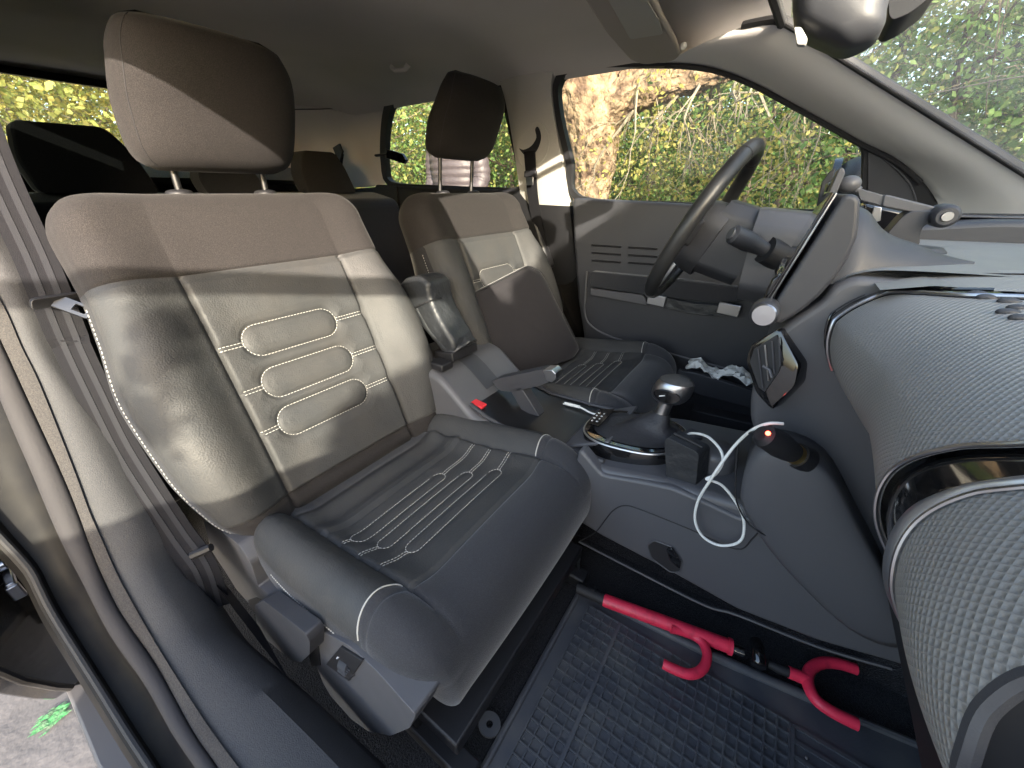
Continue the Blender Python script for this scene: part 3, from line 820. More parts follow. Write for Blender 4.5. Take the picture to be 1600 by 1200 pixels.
Tq = [row[0]+V(0,0,0) for row in G]
top = [g[0] for g in [G[0]]][0]
G2 = [[p, V(p.x, p.y-.02, 1.425)] for p in G[0]]
MB().grid(G2).build('upper_fill', M['headliner'], qt)
MB().prism([(-1.66,1.42,1.075),(-2.3,1.42,1.06),(-2.3,1.42,.3),(-1.66,1.42,.3)], (0,.03,0)).build('lower_trim', M['plastic_dark'], qt)
MB().tube([G[0][k]+V(0,-.003,-.002) for k in range(13)], .0022, 6).build('seam', M['plastic_dark'], qt)
P = smooth_path([(-1.93,1.325,1.215),(-1.90,1.27,1.12),(-1.83,1.2,1.02),(-1.7,1.1,.85)], 6)
rb = thing('rear_seat_belt', P[0], 'black rear seat belt slanting down from the far quarter trim', 'seat belt')
MB().ribbon(P, (1,.5,0), .045, .0016).build('strap', M['webbing'], rb, smooth=False)
MB().prism([P[0]+V(-.05,.0,.03), P[0]+V(.01,-.0,.045), P[0]+V(.04,-.01,.01), P[0]+V(.02,-.02,-.03), P[0]+V(-.03,0,-.01)], (0,.01,0)).build('belt_guide', M['plastic_dark'], rb, bevel=.002)
# roof-to-side filler above the far windows (rail) and its near twin
rl = thing('roof_rail', (-1,1.4,1.36), 'beige rail where the roof lining meets the far windows', 'roof rail', 'roof rails')
R1 = resamp_open(smooth_path(F([(598,156),(640,142),(700,131),(778,117),(868,106),(940,99),(1040,97),(1085,99)], -.004), 8), 60)
G = [[p+V(0,.012,-.002), p, p.lerp(V(p.x,1.36,1.41),.5)+V(0,-.004,-.004), V(p.x-.0, 1.345, roof_pt(p.x,1.345)[2]+.002)] for p in R1]
MB().grid(G).build('rail_trim', M['headliner'], rl)
rl2 = thing('roof_rail', (-1,.06,1.36), 'beige rail above the near door opening', 'roof rail', 'roof rails')
MB().grid([[V(p.x, YF-p.y, p.z) for p in row] for row in G]).build('rail_trim', M['headliner'], rl2)
MB().prism([(-.1,.06,1.335),(-2.3,.06,1.335),(-2.3,.06,1.47),(-.1,.06,1.47)], (0,-.03,0)).build('outer_rail', M['black_paint'], rl2)

# rear screen and tailgate
tg = thing('tailgate', (-2.3,.73,1.0), 'dark tailgate with a wide rear window behind the back seat', 'tailgate')
oL = [V(-2.3+.05*0, y, z) for y, z in [(.0,1.43),(1.46,1.43),(1.46,.7),(.0,.7)]]
iL = [V(-2.24,.14,1.392),V(-2.24,1.26,1.392),V(-2.32,1.30,1.19),V(-2.32,.10,1.19)]
nL = 60
ring(resample(oL, nL), resample([iL[0],iL[1],iL[2],iL[3]], nL), (.02,0,0), 'tailgate_frame', M['plastic_dark'], tg)
MB().prism([p+V(-.02,0,0) for p in offset_loop([Vector(p) for p in iL], .0)], (.004,0,0)).build('rear_pane', M['window_glass'], tg, smooth=False)
MB().prism([(-2.32,.05,1.19),(-2.32,1.41,1.19),(-2.05,1.41,1.10),(-2.05,.05,1.10)], (0,0,-.02)).build('parcel_shelf', M['fabric_dark'], tg)

# rear seat
rs = thing('rear_bench', (-1.72,.73,.3), 'black rear bench with three low headrests', 'car seat')
def cushion_shape(c, sx, sy, sz, r=.03): 
    mb = MB().box(c, (sx, sy, sz)); return mb
MB().prism([(-1.80,.06,1.055),(-1.62,.06,1.02),(-1.50,.06,.60),(-1.72,.06,.56)], (0,1.34,0)).build('backrest', M['fabric_dark'], rs, bevel=.035, bseg=5)
MB().prism([(-1.62,.06,.60),(-1.10,.06,.62),(-1.06,.06,.56),(-1.08,.06,.36),(-1.62,.06,.34)], (0,1.34,0)).build('cushion', M['fabric_dark'], rs, bevel=.03, bseg=4)
for (y0, y1, zb, zt) in ((.225,.50,1.045,1.215),(.62,.84,1.04,1.15),(.985,1.225,1.045,1.20)):
    w = (y1-y0)
    pr = [V(-1.785,y0+.01,zb),V(-1.80,y0+.00,lerp(zb,zt,.5)),V(-1.79,y0+.02,zt),V(-1.79,y1-.075,zt+.002),V(-1.80,y1-.03,lerp(zb,zt,.65)),V(-1.785,y1,zb)]
    MB().prism(round_poly([V(p.x, p.y, p.z) for p in pr], .02, 4), (.085,0,0)).build('headrest', M['fabric_dark'] if y0 < .9 else M['fabric'], rs, bevel=.018, bseg=4)

# ================================================================== NEAR SIDE: sill, pillar, seal, black body
XZ = [(1.3,-1.10),(1.1,-1.06),(.95,-1.01),(.8,-.945),(.65,-.85),(.5,-.745),(.42,-.62),(.385,-.45),(.37,-.2),(.365,.1),(.36,.6)]
PL = [Vector((x, 0, z)) for z, x in XZ]
def on_path(px, py, off=0.0):
    """where the pixel's ray meets the curved wall/sill sheet"""
    best = None
    for a, b in zip(PL, PL[1:]):
        d = b-a; nn = Vector((-d.z, 0, d.x)).normalized()
        if nn.x < 0: nn = -nn
        p = Vector(atp(px, py, a+nn*off, nn)); t = (p-a-nn*off).dot(d)/d.length_squared
        if -.02 <= t <= 1.02: return p
    return p
E1 = [(-40,330),(0,386),(39,458),(72,548),(126,635),(177,737),(212,800),(230,840),(236,868),(253,905),(300,978),(333,1010),(400,1070),(482,1150),(545,1215),(620,1290)]
E2 = [(-75,330),(-35,410),(9,485),(35,545),(63,602),(117,737),(140,800),(160,845),(182,895),(203,935),(245,1008),(300,1096),(340,1155),(385,1215),(430,1280),(480,1350)]
E3 = [(-110,330),(-60,420),(-22,485),(8,545),(45,626),(96,737),(122,800),(142,855),(165,910),(192,962),(245,1039),(300,1139),(335,1190),(360,1230),(395,1285),(440,1350)]
E4 = [(-190,330),(-110,420),(-70,485),(-30,555),(20,672),(50,740),(77,805),(100,855),(126,905),(172,993),(226,1070),(268,1145),(305,1200),(335,1245),(370,1300),(410,1370)]
E5 = [(-300,480),(-200,560),(-150,640),(-90,720),(-40,780),(0,828),(50,882),(68,915),(84,947),(107,985),(161,1070),(205,1140),(245,1200),(275,1250),(310,1310),(350,1380)]
NN = 70
def C3(E, off): return resamp_open(smooth_path([on_path(px, py, off) for px, py in E], 4), NN)
c1, c2, c3, c4, c5 = C3(E1,.012), C3(E2,.010), C3(E3,.004), C3(E4,.0), C3(E5,-.02)
bs = thing('door_sill', (-.5,.05,.3), 'charcoal trim along the near door pillar and sill with sunlit patches', 'sill trim')
inn = [V(p.x-.015, p.y+.05, p.z-.12) for p in c1]
MB().grid([[i_, i_.lerp(a,.6)+V(0,.012,.01), a, a.lerp(b,.3)+V(.004,0,.003), a.lerp(b,.7)+V(.004,0,.003), b] for i_, a, b in zip(inn, c1, c2)]).build('inner_trim', M['sill_plastic'], bs)
MB().grid([[b, b+V(.003,0,.004), b.lerp(c,.5)+V(.004,0,.005), c+V(.002,0,.003), c+V(-.006,0,-.008)] for b, c in zip(c2, c3)]).build('trim_strip', M['seal_cloth'] if 'seal_cloth' in M else M['plastic'], bs)
bsl = thing('door_seal', (-.6,-.02,.35), 'rubber door seal bulging along the near door opening', 'door seal')
MB().grid([[c+V(-.006,0,-.008), c+V(.002,-.001,.003), c.lerp(d,.2)+V(.005,0,.006), c.lerp(d,.7)+V(.006,0,.007), d+V(.001,0,.001), d+V(-.01,0,-.012)] for c, d in zip(c3, c4)]).build('seal', M['seal_rubber'], bsl, angle=180)
bd = thing('body_side', (-.9,-.1,.2), 'dirty glossy black painted door jamb beside the near rear door', 'car body')
MB().grid([[d+V(-.01,0,-.012), d.lerp(e,.1)+V(-.014,0,-.016), d.lerp(e,.5)+V(-.016,0,-.018), d.lerp(e,.92)+V(-.01,0,-.012), e, e+V(-.004,-.012,-.005), e+V(-.02,-.02,-.03)] for d, e in zip(c4, c5)]).build('jamb', M['jamb_paint'], bd)
MB().tube([e+V(0,-.004,0) for e in c5], .0045, 8).build('flange', M['rubber'], bd)
# black lower end of the rear door shell and the skirt
rdn = thing('rear_door', (-1.1,-.15,.25), 'black underside corner of the near rear door above the paving', 'car door')
pl = [atp(px, py, (-1.0,-.13,.35), (.35,1,0)) for px, py in [(-260,560),(-40,800),(0,838),(50,892),(70,925),(90,965),(112,1010),(128,1062),(118,1072),(90,1070),(40,1060),(0,1043),(-200,990)]]
MB().prism(round_poly(pl, .01, 2), (0,-.03,0)).build('door_shell', M['black_paint'], rdn, bevel=.004)
MB().tube([Vector(pl[k])+V(0,-.004,0) for k in (6,7,8,9,10,11,12)], .006, 8).build('lower_lip', M['rubber'], rdn)
hp = Vector(atp(15,905, (-1.0,-.12,.35), (.35,1,0)))
MB().box(hp, (.05,.012,.014)).box(hp+V(.025,.0,-.012), (.012,.016,.03)).cyl(hp+V(-.02,.006,.02), hp+V(-.02,-.01,.02), .010).build('door_check', M['steel'], rdn, bevel=.002)
sk = [at(px, py, z=.18) for px, py in [(98,1070),(130,1064),(168,1076),(250,1205),(330,1330),(240,1330),(150,1200)]]
MB().prism(sk, (0,0,-.12)).build('side_skirt', M['plastic_grey'], bd, bevel=.006)
MB().rev(atp(-6,645, (-1.0,-.08,.6), (1,0,0)), (1,0,0), [(0,.012),(.016,.012),(.022,.006),(.022,0)], 24).build('striker_cap', M['satin'], bd)
# outer body wall below the far/near glass so that no light leaks
MB().prism([(-2.35,1.50,1.02),(.9,1.50,1.0),(.9,1.50,.18),(-2.35,1.50,.18)], (0,.06,0)).build('far_flank', M['black_paint'], bd)
MB().prism([(-2.35,-.04,1.02),(-1.12,-.04,1.03),(-1.12,-.04,.18),(-2.35,-.04,.18)], (0,.05,0)).build('near_flank', M['black_paint'], bd)
MB().prism([(-1.06,.03,1.0),(-1.18,.03,1.0),(-1.22,.07,1.40),(-1.10,.07,1.40)], (0,-.05,0)).build('near_pillar_skin', M['black_paint'], bd)
MB().prism([(.48,-.04,1.0),(1.6,-.04,.98),(1.6,-.04,.18),(.60,-.04,.18),(.48,-.04,.4)], (0,.08,0)).build('near_wing', M['black_paint'], bd)
MB().prism([(.8,.0,1.0),(1.7,.0,.96),(1.7,1.46,.96),(.8,1.46,1.0)], (0,0,-.03)).build('bonnet', M['black_paint'], bd)
nrd = thing('rear_door', (-1.6,.02,.6), 'near rear door with unseen glass darkened to shade the bench behind the near front seat', 'car door')
MB().prism([(-1.17,.075,1.0),(-2.35,.075,1.0),(-2.35,.10,1.46),(-1.9,.10,1.46),(-1.82,.09,1.10),(-1.22,.085,1.06)], (0,-.03,0)).build('window_surround', M['plastic_dark'], nrd)
MB().prism([(-1.17,.065,1.02),(-1.9,.065,1.02),(-1.95,.085,1.42),(-1.17,.085,1.42)], (0,-.004,0)).build('window_pane', M['shading_glass'], nrd, smooth=False)  # tint added to this unseen pane to keep sun off the rear bench
# inner lower pillar trim (dark), behind the belt
MB().grid([[V(p.x-.02, .075, p.z-.02), V(p.x-.15, .09, p.z-.02), V(p.x-.5,.07,p.z-.02)] for p in [Vector((x,0,z)) for z, x in XZ[:8]]]).build('pillar_lower_trim', M['plastic_dark'], bs)
# near seat belt
bt = thing('seat_belt', (-.9,.09,.9), 'striped grey seat belt with hanging buckle tongue beside the near seat', 'seat belt', 'front seat belts')
xp = -.985
P = [Vector(at(-62,120, x=-1.06)), Vector(at(-20,235, x=-1.03)), Vector(at(12,310, x=-1.0)), Vector(at(52,395, x=-.97)), Vector(at(80,462, x=-.94)), Vector(at(112,540, x=-.92)), Vector(at(150,620, x=-.885)), Vector(at(190,700, x=-.85)), Vector(at(230,765, x=-.80)), Vector(at(280,840, x=-.745)), Vector(at(315,890, x=-.70)), Vector(at(335,950, x=-.69))]
PP = smooth_path(P, 6)
sd = []
for i, p in enumerate(PP):
    t = (PP[min(i+1,len(PP)-1)]-PP[max(i-1,0)]).normalized()
    s_ = V(.25,1,0) if i < 30 else V(.5,.9,0)
    sd.append(s_ - t*s_.dot(t))
MB().ribbon(PP, sd, .047, .0015).build('strap', M['webbing'], bt, smooth=False)
for o in (-.0085, .0085):
    q = [p + s_.normalized()*o + V(.0010,-.0002,.0006) for p, s_ in zip(PP, sd)]
    MB().ribbon(q, sd, .0078, .0012).build('woven_stripe', M['webbing_stripe'], bt, smooth=False)
tc = Vector(at(92,468, x=-.925))
MB().prism(round_poly([tc+V(.012,-.034,-.006), tc+V(.0,.040,-.004), tc+V(.0,.046,.004), tc+V(.012,.036,.010), tc+V(.012,-.030,.010)], .006, 3), (.014,0,0)).build('tongue_grip', M['plastic_dark'], bt, bevel=.004)
a, b = Vector(at(88,470, x=-.905)), Vector(at(148,492, x=-.87))
dr = (b-a).normalized(); sv = V(0,0,1).cross(dr).normalized(); sv = dr.cross(V(1,0,.3)).normalized()
ln = (b-a).length
lo_ = [a+sv*.011, b+sv*.011-dr*.004, b-sv*.009, a-sv*.009]
li_ = [a+sv*.006+dr*ln*.45, b+sv*.006-dr*.010, b-sv*.005-dr*.008, a-sv*.005+dr*ln*.45]
ring(resample(lo_, 32), resample(li_, 32), V(.002,0,.002), 'tongue', M['steel_dark'], bt)
MB().tube([Vector(at(300,868, x=-.71)), Vector(at(330,855, x=-.69))], .007, 8).build('belt_anchor', M['plastic_dark'], bt)
# ================================================================== DASHBOARD
def pillow(loop, out, k=(0,.35,.65,.85,1), ins=(0,.05,.14,.3,.55), back=None):
    """convex cushion over an outline: inset copies pushed along out"""
    L = [Vector(p) for p in loop]; c = sum(L, Vector())/len(L); o = Vector(out); rows = []
    if back is not None: rows.append([p+Vector(back) for p in L])
    for a, b in zip(k, ins): rows.append([p.lerp(c, b)+o*a for p in L])
    mb = MB().grid(rows, closev=True); n = len(L)
    mb.f.append(tuple(range((len(rows)-1)*n, len(rows)*n)))
    if back is not None: mb.f.append(tuple(range(n))[::-1])
    return mb
def dimple_mat(name, col, rough, pu, pv, dist):
    m = pbr(name, col, rough, .5); nt = m.node_tree; b = nt.nodes['Principled BSDF']
    uv = nt.nodes.new('ShaderNodeUVMap'); sp = nt.nodes.new('ShaderNodeSeparateXYZ'); nt.links.new(uv.outputs[0], sp.inputs[0])
    def mth(op, a, b_=None, v=None):
        n = nt.nodes.new('ShaderNodeMath'); n.operation = op
        nt.links.new(a, n.inputs[0])
        if b_ is not None: nt.links.new(b_, n.inputs[1])
        elif v is not None: n.inputs[1].default_value = v
        return n.outputs[0]
    a = mth('SINE', mth('MULTIPLY', mth('ADD', sp.outputs[0], sp.outputs[1]), v=math.pi/pu))
    c = mth('SINE', mth('MULTIPLY', mth('SUBTRACT', sp.outputs[0], sp.outputs[1]), v=math.pi/pv))
    h = mth('MULTIPLY', a, c)
    h = mth('ABSOLUTE', h)
    bp = nt.nodes.new('ShaderNodeBump'); bp.inputs['Distance'].default_value = dist; bp.invert = True; nt.links.new(h, bp.inputs['Height'])
    n2 = nt.nodes.new('ShaderNodeTexNoise'); n2.inputs['Scale'].default_value = 700; tc = nt.nodes.new('ShaderNodeTexCoord'); nt.links.new(tc.outputs['Object'], n2.inputs['Vector'])
    b2 = nt.nodes.new('ShaderNodeBump'); b2.inputs['Distance'].default_value = .0002; nt.links.new(n2.outputs[0], b2.inputs['Height']); nt.links.new(bp.outputs[0], b2.inputs['Normal'])
    nt.links.new(b2.outputs[0], b.inputs['Normal'])
    return m
dimple_mat('dash_texture', (.24,.236,.23), .42, .0056, .0056, .0006)
pbr('dash_smooth', (.19,.19,.183), .5, .5, bump=('noise', 800, .0002), rvar=.05)
pbr('dash_rim', (.13,.128,.124), .45, .5, bump=('noise', 500, .0004))
DP = [(.330,.765),(.24,.770),(.17,.778),(.135,.794),(.115,.814),(.101,.840),(.098,.87),(.108,.905),(.130,.932),(.162,.951),(.21,.963),(.30,.970),(.45,.973),(.76,.974)]
DPs = smooth_path([Vector((a,0,b)) for a, b in DP], 10)
def dxo(y): return curve([(.02,.03),(.12,.010),(.30,0),(.45,-.008),(.60,-.036),(.70,-.04),(1.0,-.02)], y)
def dlow(y, z): return curve([(.3,0),(.48,.024),(.62,.034)], y)*max(0, min(1, (.905-z)/.08))
dash = thing('dashboard', (.4,.73,.6), 'large grey dashboard with dimpled pad, glossy band and satin trim strips', 'dashboard')
def qk(p): return p.z + max(0, p.x-.13)*.3
Q_ARC1 = [(.74,.615),(.86,.612),(.889,.612),(.926,.620),(.945,.625),(.958,.600),(.975,.560),(1.0,.545),(1.2,.53)]
Q_ARC2 = [(.74,.316),(.87,.324),(.913,.305),(.93,.291),(.97,.272),(1.1,.25),(1.2,.25)]
Q_G3 = [(.74,.268),(.84,.272),(.88,.278),(.905,.271),(.922,.265),(.97,.248),(1.1,.225),(1.2,.225)]
Q_ARC3 = [(.74,.252),(.84,.256),(.885,.265),(.909,.262),(.921,.257),(.97,.24),(1.1,.215),(1.2,.215)]
Q_BOT = [(.74,.155),(.85,.160),(.874,.168),(.892,.171),(.93,.165),(.97,.15),(1.1,.13),(1.2,.13)]
def yq(keys): return lambda p: curve(keys, qk(p))
def fixed(v): return lambda p: v
def dsurf(p, y, off=0.0, nn=None):
    q = p if nn is None else p+nn*off
    return V(q.x+dlow(y, p.z)+dxo(y)*max(0, min(1, (1.0-(p.x-.1)/.4))), y, q.z)
def nrm_at(prof, i):
    a = prof[min(i+1, len(prof)-1)]-prof[max(i-1, 0)]; return Vector((-a.z, 0, a.x)).normalized()
def dash_strip(name, y0, y1, mat, off=0.0, crown=0.0, n=24, z0=0, z1=9, edge=.0015, par=dash, drop=0):
    idx = [i for i, p in enumerate(DPs) if z0 <= qk(p) <= z1]
    G = []; uv = []; arc = [0]
    for a, b in zip(DPs, DPs[1:]): arc.append(arc[-1]+(b-a).length)
    for j in range(n+1):
        t = j/n; row = []
        for i in idx:
            p = DPs[i]; ya, yb2 = y0(p), y1(p); y = lerp(ya, yb2, t); w = abs(ya-yb2)
            d = min(t, 1-t)*w; e = -edge*max(0, 1-d/.003)**2 + crown*math.sin(math.pi*t) - drop*(1-math.sqrt(max(0,1-t*t)))
            row.append(dsurf(p, y, off+e, nrm_at(DPs, i))); uv.append((arc[i], y))
        G.append(row)
    mb = MB().grid(G); mb.uv = uv
    return mb.build(name, mat, par, angle=80)
def dash_line(name, keys, r, mat, off=.001, z0=0, z1=9, dy=0, par=dash):
    P = [dsurf(p, curve(keys, qk(p))+dy, off, nrm_at(DPs, i)) for i, p in enumerate(DPs) if z0 <= qk(p) <= z1]
    return MB().tube(P, r, 8).build(name, mat, par)
dash_strip('dimpled_pad', yq(Q_ARC1), yq(Q_ARC2), M['dash_texture'], n=60)
dash_strip('gloss_band', yq(Q_ARC2), yq(Q_G3), M['gloss_black'], -.004, n=8)
dash_strip('satin_trim', yq(Q_G3), yq(Q_ARC3), M['satin_grey'], .001, crown=.003, n=8)
dash_strip('end_pad', yq(Q_ARC3), yq(Q_BOT), M['dash_texture'], crown=.003, n=30, edge=.0005)
dash_line('end_rim', Q_BOT, .0040, M['plastic'], -.0036)
ep = [dsurf(p, curve(Q_BOT, qk(p))+.012, -.004, nrm_at(DPs, i)) for i, p in enumerate(DPs) if p.x < .44]
ep = [V(p.x, .176, p.z) for p in ep] + [V(.44,.176,.80)]
MB().prism(ep, (0,.003,0)).build('end_shade_plate', M['rubber'], dash)  # black plate added inside the mouth, its colour stands in for the hollow's shade
dash_strip('end_cavity', lambda p: curve(Q_BOT, qk(p))+.11, fixed(.0), M['rubber'], -.040, n=12)
dash_line('chrome_line', Q_ARC2, .0016, M['satin'])
dash_line('satin_edge', Q_ARC3, .0016, M['satin'])
dash_strip('arc_trim', lambda p: curve(Q_ARC1, qk(p))+.030, yq(Q_ARC1), M['gloss_black'], .0015, n=6, z0=.82, z1=.985)
dash_line('chrome_arc', Q_ARC1, .0022, M['satin'], .002, z0=.84, z1=.99)
dash_line('inner_arc', Q_ARC1, .0016, M['gloss_black'], .002, z0=.82, z1=.985, dy=.031)
dash_strip('stitched_strip', lambda p: curve(Q_ARC1, qk(p))+.02, yq(Q_ARC1), M['dash_smooth'], .001, n=6, z0=.985)
dashes([dsurf(p, curve(Q_ARC1, qk(p))+.016, .0022, nrm_at(DPs, i)) for i, p in enumerate(DPs) if qk(p) > .985], .006, .003, .0008).build('stitching', M['plastic_dark'], dash)
Q_UP = [(.5,.66),(.93,.665),(.96,.70),(1.0,.715),(1.2,.72)]
dash_strip('upper_pad', yq(Q_UP), lambda p: curve(Q_ARC1, qk(p))+.031, M['dash_texture'], .002, n=14, z0=.80)
dash_line('seam', [(.5,.64),(.93,.645),(.96,.668),(1.0,.67),(1.2,.66)], .0009, M['plastic_dark'], .003, z0=.88)
TP = smooth_path([Vector(p) for p in [(.06,0,.84),(.055,0,.90),(.062,0,.94),(.085,0,.960),(.14,0,.9665),(.3,0,.9685),(.76,0,.971)]], 6)
MB().grid([[V(x, y, z) for x, z in ((.098,.950),(.14,.960),(.3,.963),(.76,.965))] for y in (.60,.66)]).build('pad_filler', M['dash_smooth'], dash)
mb = MB().grid([[V(p.x, y, p.z) for p in TP] for y in (.655,.70,.8,.95,1.12)]); mb.build('top_pad', M['dash_smooth'], dash)
# driver side hood, a step higher and dark towards us
HP = [(.75,.70),(.17,.70),(.10,.74),(.085,.82),(.10,.92),(.17,.99),(.30,1.005),(.76,1.005)]
MB().prism(round_poly([V(a, 1.10, b) for a, b in HP], .03, 4), (0,.33,0)).build('driver_hood', M['plastic'], dash, bevel=.01, bseg=3)
MB().prism([V(.75,.86,.40),V(.18,.86,.42),(.10,.86,.60),(.09,.86,.84),(.12,.86,.955),(.75,.86,.955)], (0,.26,0)).build('lower_dash', M['plastic'], dash, bevel=.01)
MB().prism([V(.75,.02,.50),(.30,.02,.52),(.22,.02,.58),(.2,.02,.80),(.75,.02,.94)], (0,.56,0)).build('dash_core', M['plastic_dark'], dash)
dv = [at(1483,352, y=1.12), at(1503,338, y=1.25), at(1560,330, y=1.35), at(1540,340, y=1.2)]
for k in range(1):
    MB().prism([V(.24,1.17,1.0055),V(.30,1.33,1.0055),V(.52,1.36,1.0055),V(.45,1.17,1.0055)], (0,0,.003)).build('defrost_surround', M['plastic_grey'], dash, bevel=.001)
    MB().prism([V(.27,1.22,1.0088),V(.30,1.29,1.0088),V(.44,1.30,1.0088),V(.40,1.22,1.0088)], (0,0,.001)).build('defrost_vent', M['plastic_dark'], dash)
# studs on the pad
for px, py in [(1519,476),(1532,485),(1574,477),(1590,486),(1566,506),(1584,519),(1640,478),(1655,488),(1648,508)]:
    z = .966
    for _ in range(4):
        x, y, _z = at(px, py, z=z)
        z = min([q for q in DPs if q.z > .93], key=lambda p: abs(dsurf(p, y).x-x)).z
    MB().ball((x, y, z), .0065, 1.25, .62, .55).build('stud', M['plastic'], dash)
# centre stack
cs = thing('centre_stack', (.1,.73,.5), 'grey centre section of the dashboard with an angular air vent', 'dashboard centre')
CSP = [(1335,432),(1300,448),(1285,470),(1238,500),(1212,520),(1185,570),(1172,620),(1172,660),(1185,690),(1178,730),(1172,770),(1180,800)]
pr0 = [V(.30,.645,.955)]+[Vector(at(px, py, y=.645)) for px, py in CSP]
pr0 += [V(*at(px, py, y=.645)) for px, py in [(1200,900),(1277,990),(1394,1026),(1500,1040)]] + [V(.5,.645,.955)]
MB().prism(round_poly(pr0, .03, 4), (0,.22,0)).build('stack_body', M['plastic_grey'], cs, bevel=.018, bseg=4)
# soft nose where the stack swells above the floor
nz = smooth_path(ats([(1165,800),(1158,760),(1175,715),(1215,700),(1290,735),(1345,830),(1395,930),(1420,1010),(1330,985),(1220,880)], y=.585), 5, True)
pillow([V(*p) for p in nz], (0,-.009,0), back=(0,.08,0), k=(0,.4,.7,.9,1), ins=(0,.07,.18,.35,.6)).build('knee_swell', M['plastic_grey'], cs, angle=180)
vn = V(-.34,-.93,.10)
def VP_(px, py, off=0): 
    n = vn.normalized(); return Vector(atp(px, py, V(.03,.638,.80)+n*off, n))
vp = thing('air_vent', VP_(1208,575), 'gloss black angular air vent with thin slats below the centre screen', 'air vent')
vo = round_poly([VP_(*p, .012) for p in [(1166,564),(1174,538),(1220,511),(1251,570),(1245,602),(1207,641),(1182,614)]], .006, 3)
pillow(vo, vn.normalized()*.004, back=-vn.normalized()*.03, k=(0,.8,1), ins=(0,.04,.10)).build('surround', M['gloss_black'], vp, angle=35)
cav = [VP_(*p, .0175) for p in [(1172,566),(1179,545),(1214,523),(1224,562),(1216,582),(1195,612),(1186,605)]]
MB().prism(cav, vn.normalized()*.001).build('cavity', M['rubber'], vp)
for k in range(4):
    a = VP_(1184+k*11, 543-k*6+2, .021); b = VP_(1192+k*9, 606-k*11, .021)
    MB().tube([a, b], .0012, 6).build('slat', M['satin'] if k in (1,) else M['plastic'], vp)
MB().tube([VP_(1192,572,.022), VP_(1202,578,.023), VP_(1206,590,.022)], .0022, 8).build('slat_tab', M['plastic_grey'], vp)

# ---- touch screen tablet
yt = .628
tb = thing('centre_screen', at(1250,480, y=yt), 'upright tablet screen with satin edge and grey moulded back, seen edge on', 'screen')
face = ats([(1314,303),(1209,470)], y=yt)
a, b = Vector(face[0]), Vector(face[1]); ax = (a-b).normalized(); nrm = V(-ax.z, 0, ax.x)
if nrm.x > 0: nrm = -nrm
hs = ats([(1318,304),(1335,303),(1345,311),(1343,340),(1340,370),(1325,405),(1306,434),(1282,462),(1256,484),(1232,500),(1214,508),(1204,500),(1204,485),(1211,472)], y=yt)
MB().prism(round_poly(hs, .006, 3), (0,.225,0)).build('back_housing', M['plastic'], tb, bevel=.012, bseg=4)
MB().prism([a+nrm*.003, b+nrm*.003, b+nrm*.0062, a+nrm*.0062], (0,.226,0)).build('edge_strip', M['satin'], tb, bevel=.0015).location.y = -.001
MB().prism([a+nrm*.0065-ax*.0, b+nrm*.0065, b+nrm*.0095, a+nrm*.0095], (0,.228,0)).build('screen_glass', M['screen'], tb, bevel=.001).location.y = -.002
MB().prism(ats([(1188,474),(1206,436),(1216,428),(1222,434),(1203,478)], y=.64), (0,.19,0)).build('switch_bar', M['gloss_black'], tb, bevel=.003)
kc = V(*at(1194,491, y=.605))
MB().rev(kc, (0,-1,0), [(0,.006),(.013,.006),(.016,.003),(.0175,-.002),(.0175,-.024),(0,-.024)], 36).build('round_knob', M['plastic'], tb)
MB().rev(kc+V(0,-.0065,0), (-.12,-1,.0), [(0,.0015),(.0135,.0012),(.015,-.0015)], 36).build('knob_cap', M['satin'], tb)
# fin behind the screen
fin = []
FS = [(.052,.085,1.035,.10),(.075,.088,1.028,.10),(.095,.083,1.008,.09),(.115,.074,.996,.08),(.14,.060,.988,.06),(.165,.040,.978,.04),(.185,.020,.973,.02),(.20,.004,.9705,.01)]
for x, hw, zt, e in FS:
    row = []
    for k in range(21):
        u = -1+2*k/20; row.append(V(x, .752+hw*u*(1.0), .94 if abs(u) > .999 else lerp(.955, zt, (1-abs(u)**3.2))))
    fin.append(row)
G = []
F2 = [smooth_path([r[k] for r in fin], 4) for k in range(21)]
MB().grid(F2).build('screen_fin', M['plastic'], tb, angle=180)

# ---- phone mount
ya = .86
ph = thing('phone_mount', at(1430,388, y=ya), 'grey telescopic phone mount with round joint standing on the dashboard', 'phone holder')
MB().prism(round_poly(ats([(1338,294),(1348,295),(1352,297),(1381,305),(1378,322),(1344,313)], y=ya), .002, 2), (0,.03,0)).build('inner_arm', M['plastic_grey'], ph, bevel=.003)
MB().prism(round_poly(ats([(1381,304),(1390,305),(1478,327),(1472,345),(1430,333),(1377,323)], y=ya-.003), .003, 2), (0,.036,0)).build('outer_arm', M['plastic_grey'], ph, bevel=.004)
MB().prism(round_poly(ats([(1421,331),(1440,329),(1470,330),(1474,348),(1444,351),(1437,366),(1438,382),(1424,387),(1388,377),(1386,365),(1408,340)], y=ya-.012), .006, 3), (0,.05,0)).build('foot_arm', M['plastic'], ph, bevel=.006)
jc = V(*at(1479,338, y=ya-.03))
MB().rev(jc, (0,1,0), [(0,-.003),(.011,-.003),(.0145,.0),(.0155,.006),(.0155,.045),(.0,.045)], 28).build('round_joint', M['plastic'], ph)
MB().rev(jc+V(0,-.004,0), (0,-1,0), [(.0,.002),(.006,.002),(.007,-.002)], 24).build('joint_cap', M['satin'], ph)
bc = V(*at(1431,387, y=ya+.01))
MB().rev(bc+V(0,0,-.004), (0,0,1), [(.0,.006),(.03,.006),(.036,.0),(.036,-.01)], 28).build('suction_base', M['plastic'], ph)
MB().ball(V(*at(1327,288, y=ya)), .014, 1.1, 1, .9).build('ball_joint', M['plastic_grey'], ph)
MB().tube([at(1322,285, y=ya), at(1342,298, y=ya)], .006, 10).build('joint_stem', M['plastic_grey'], ph)
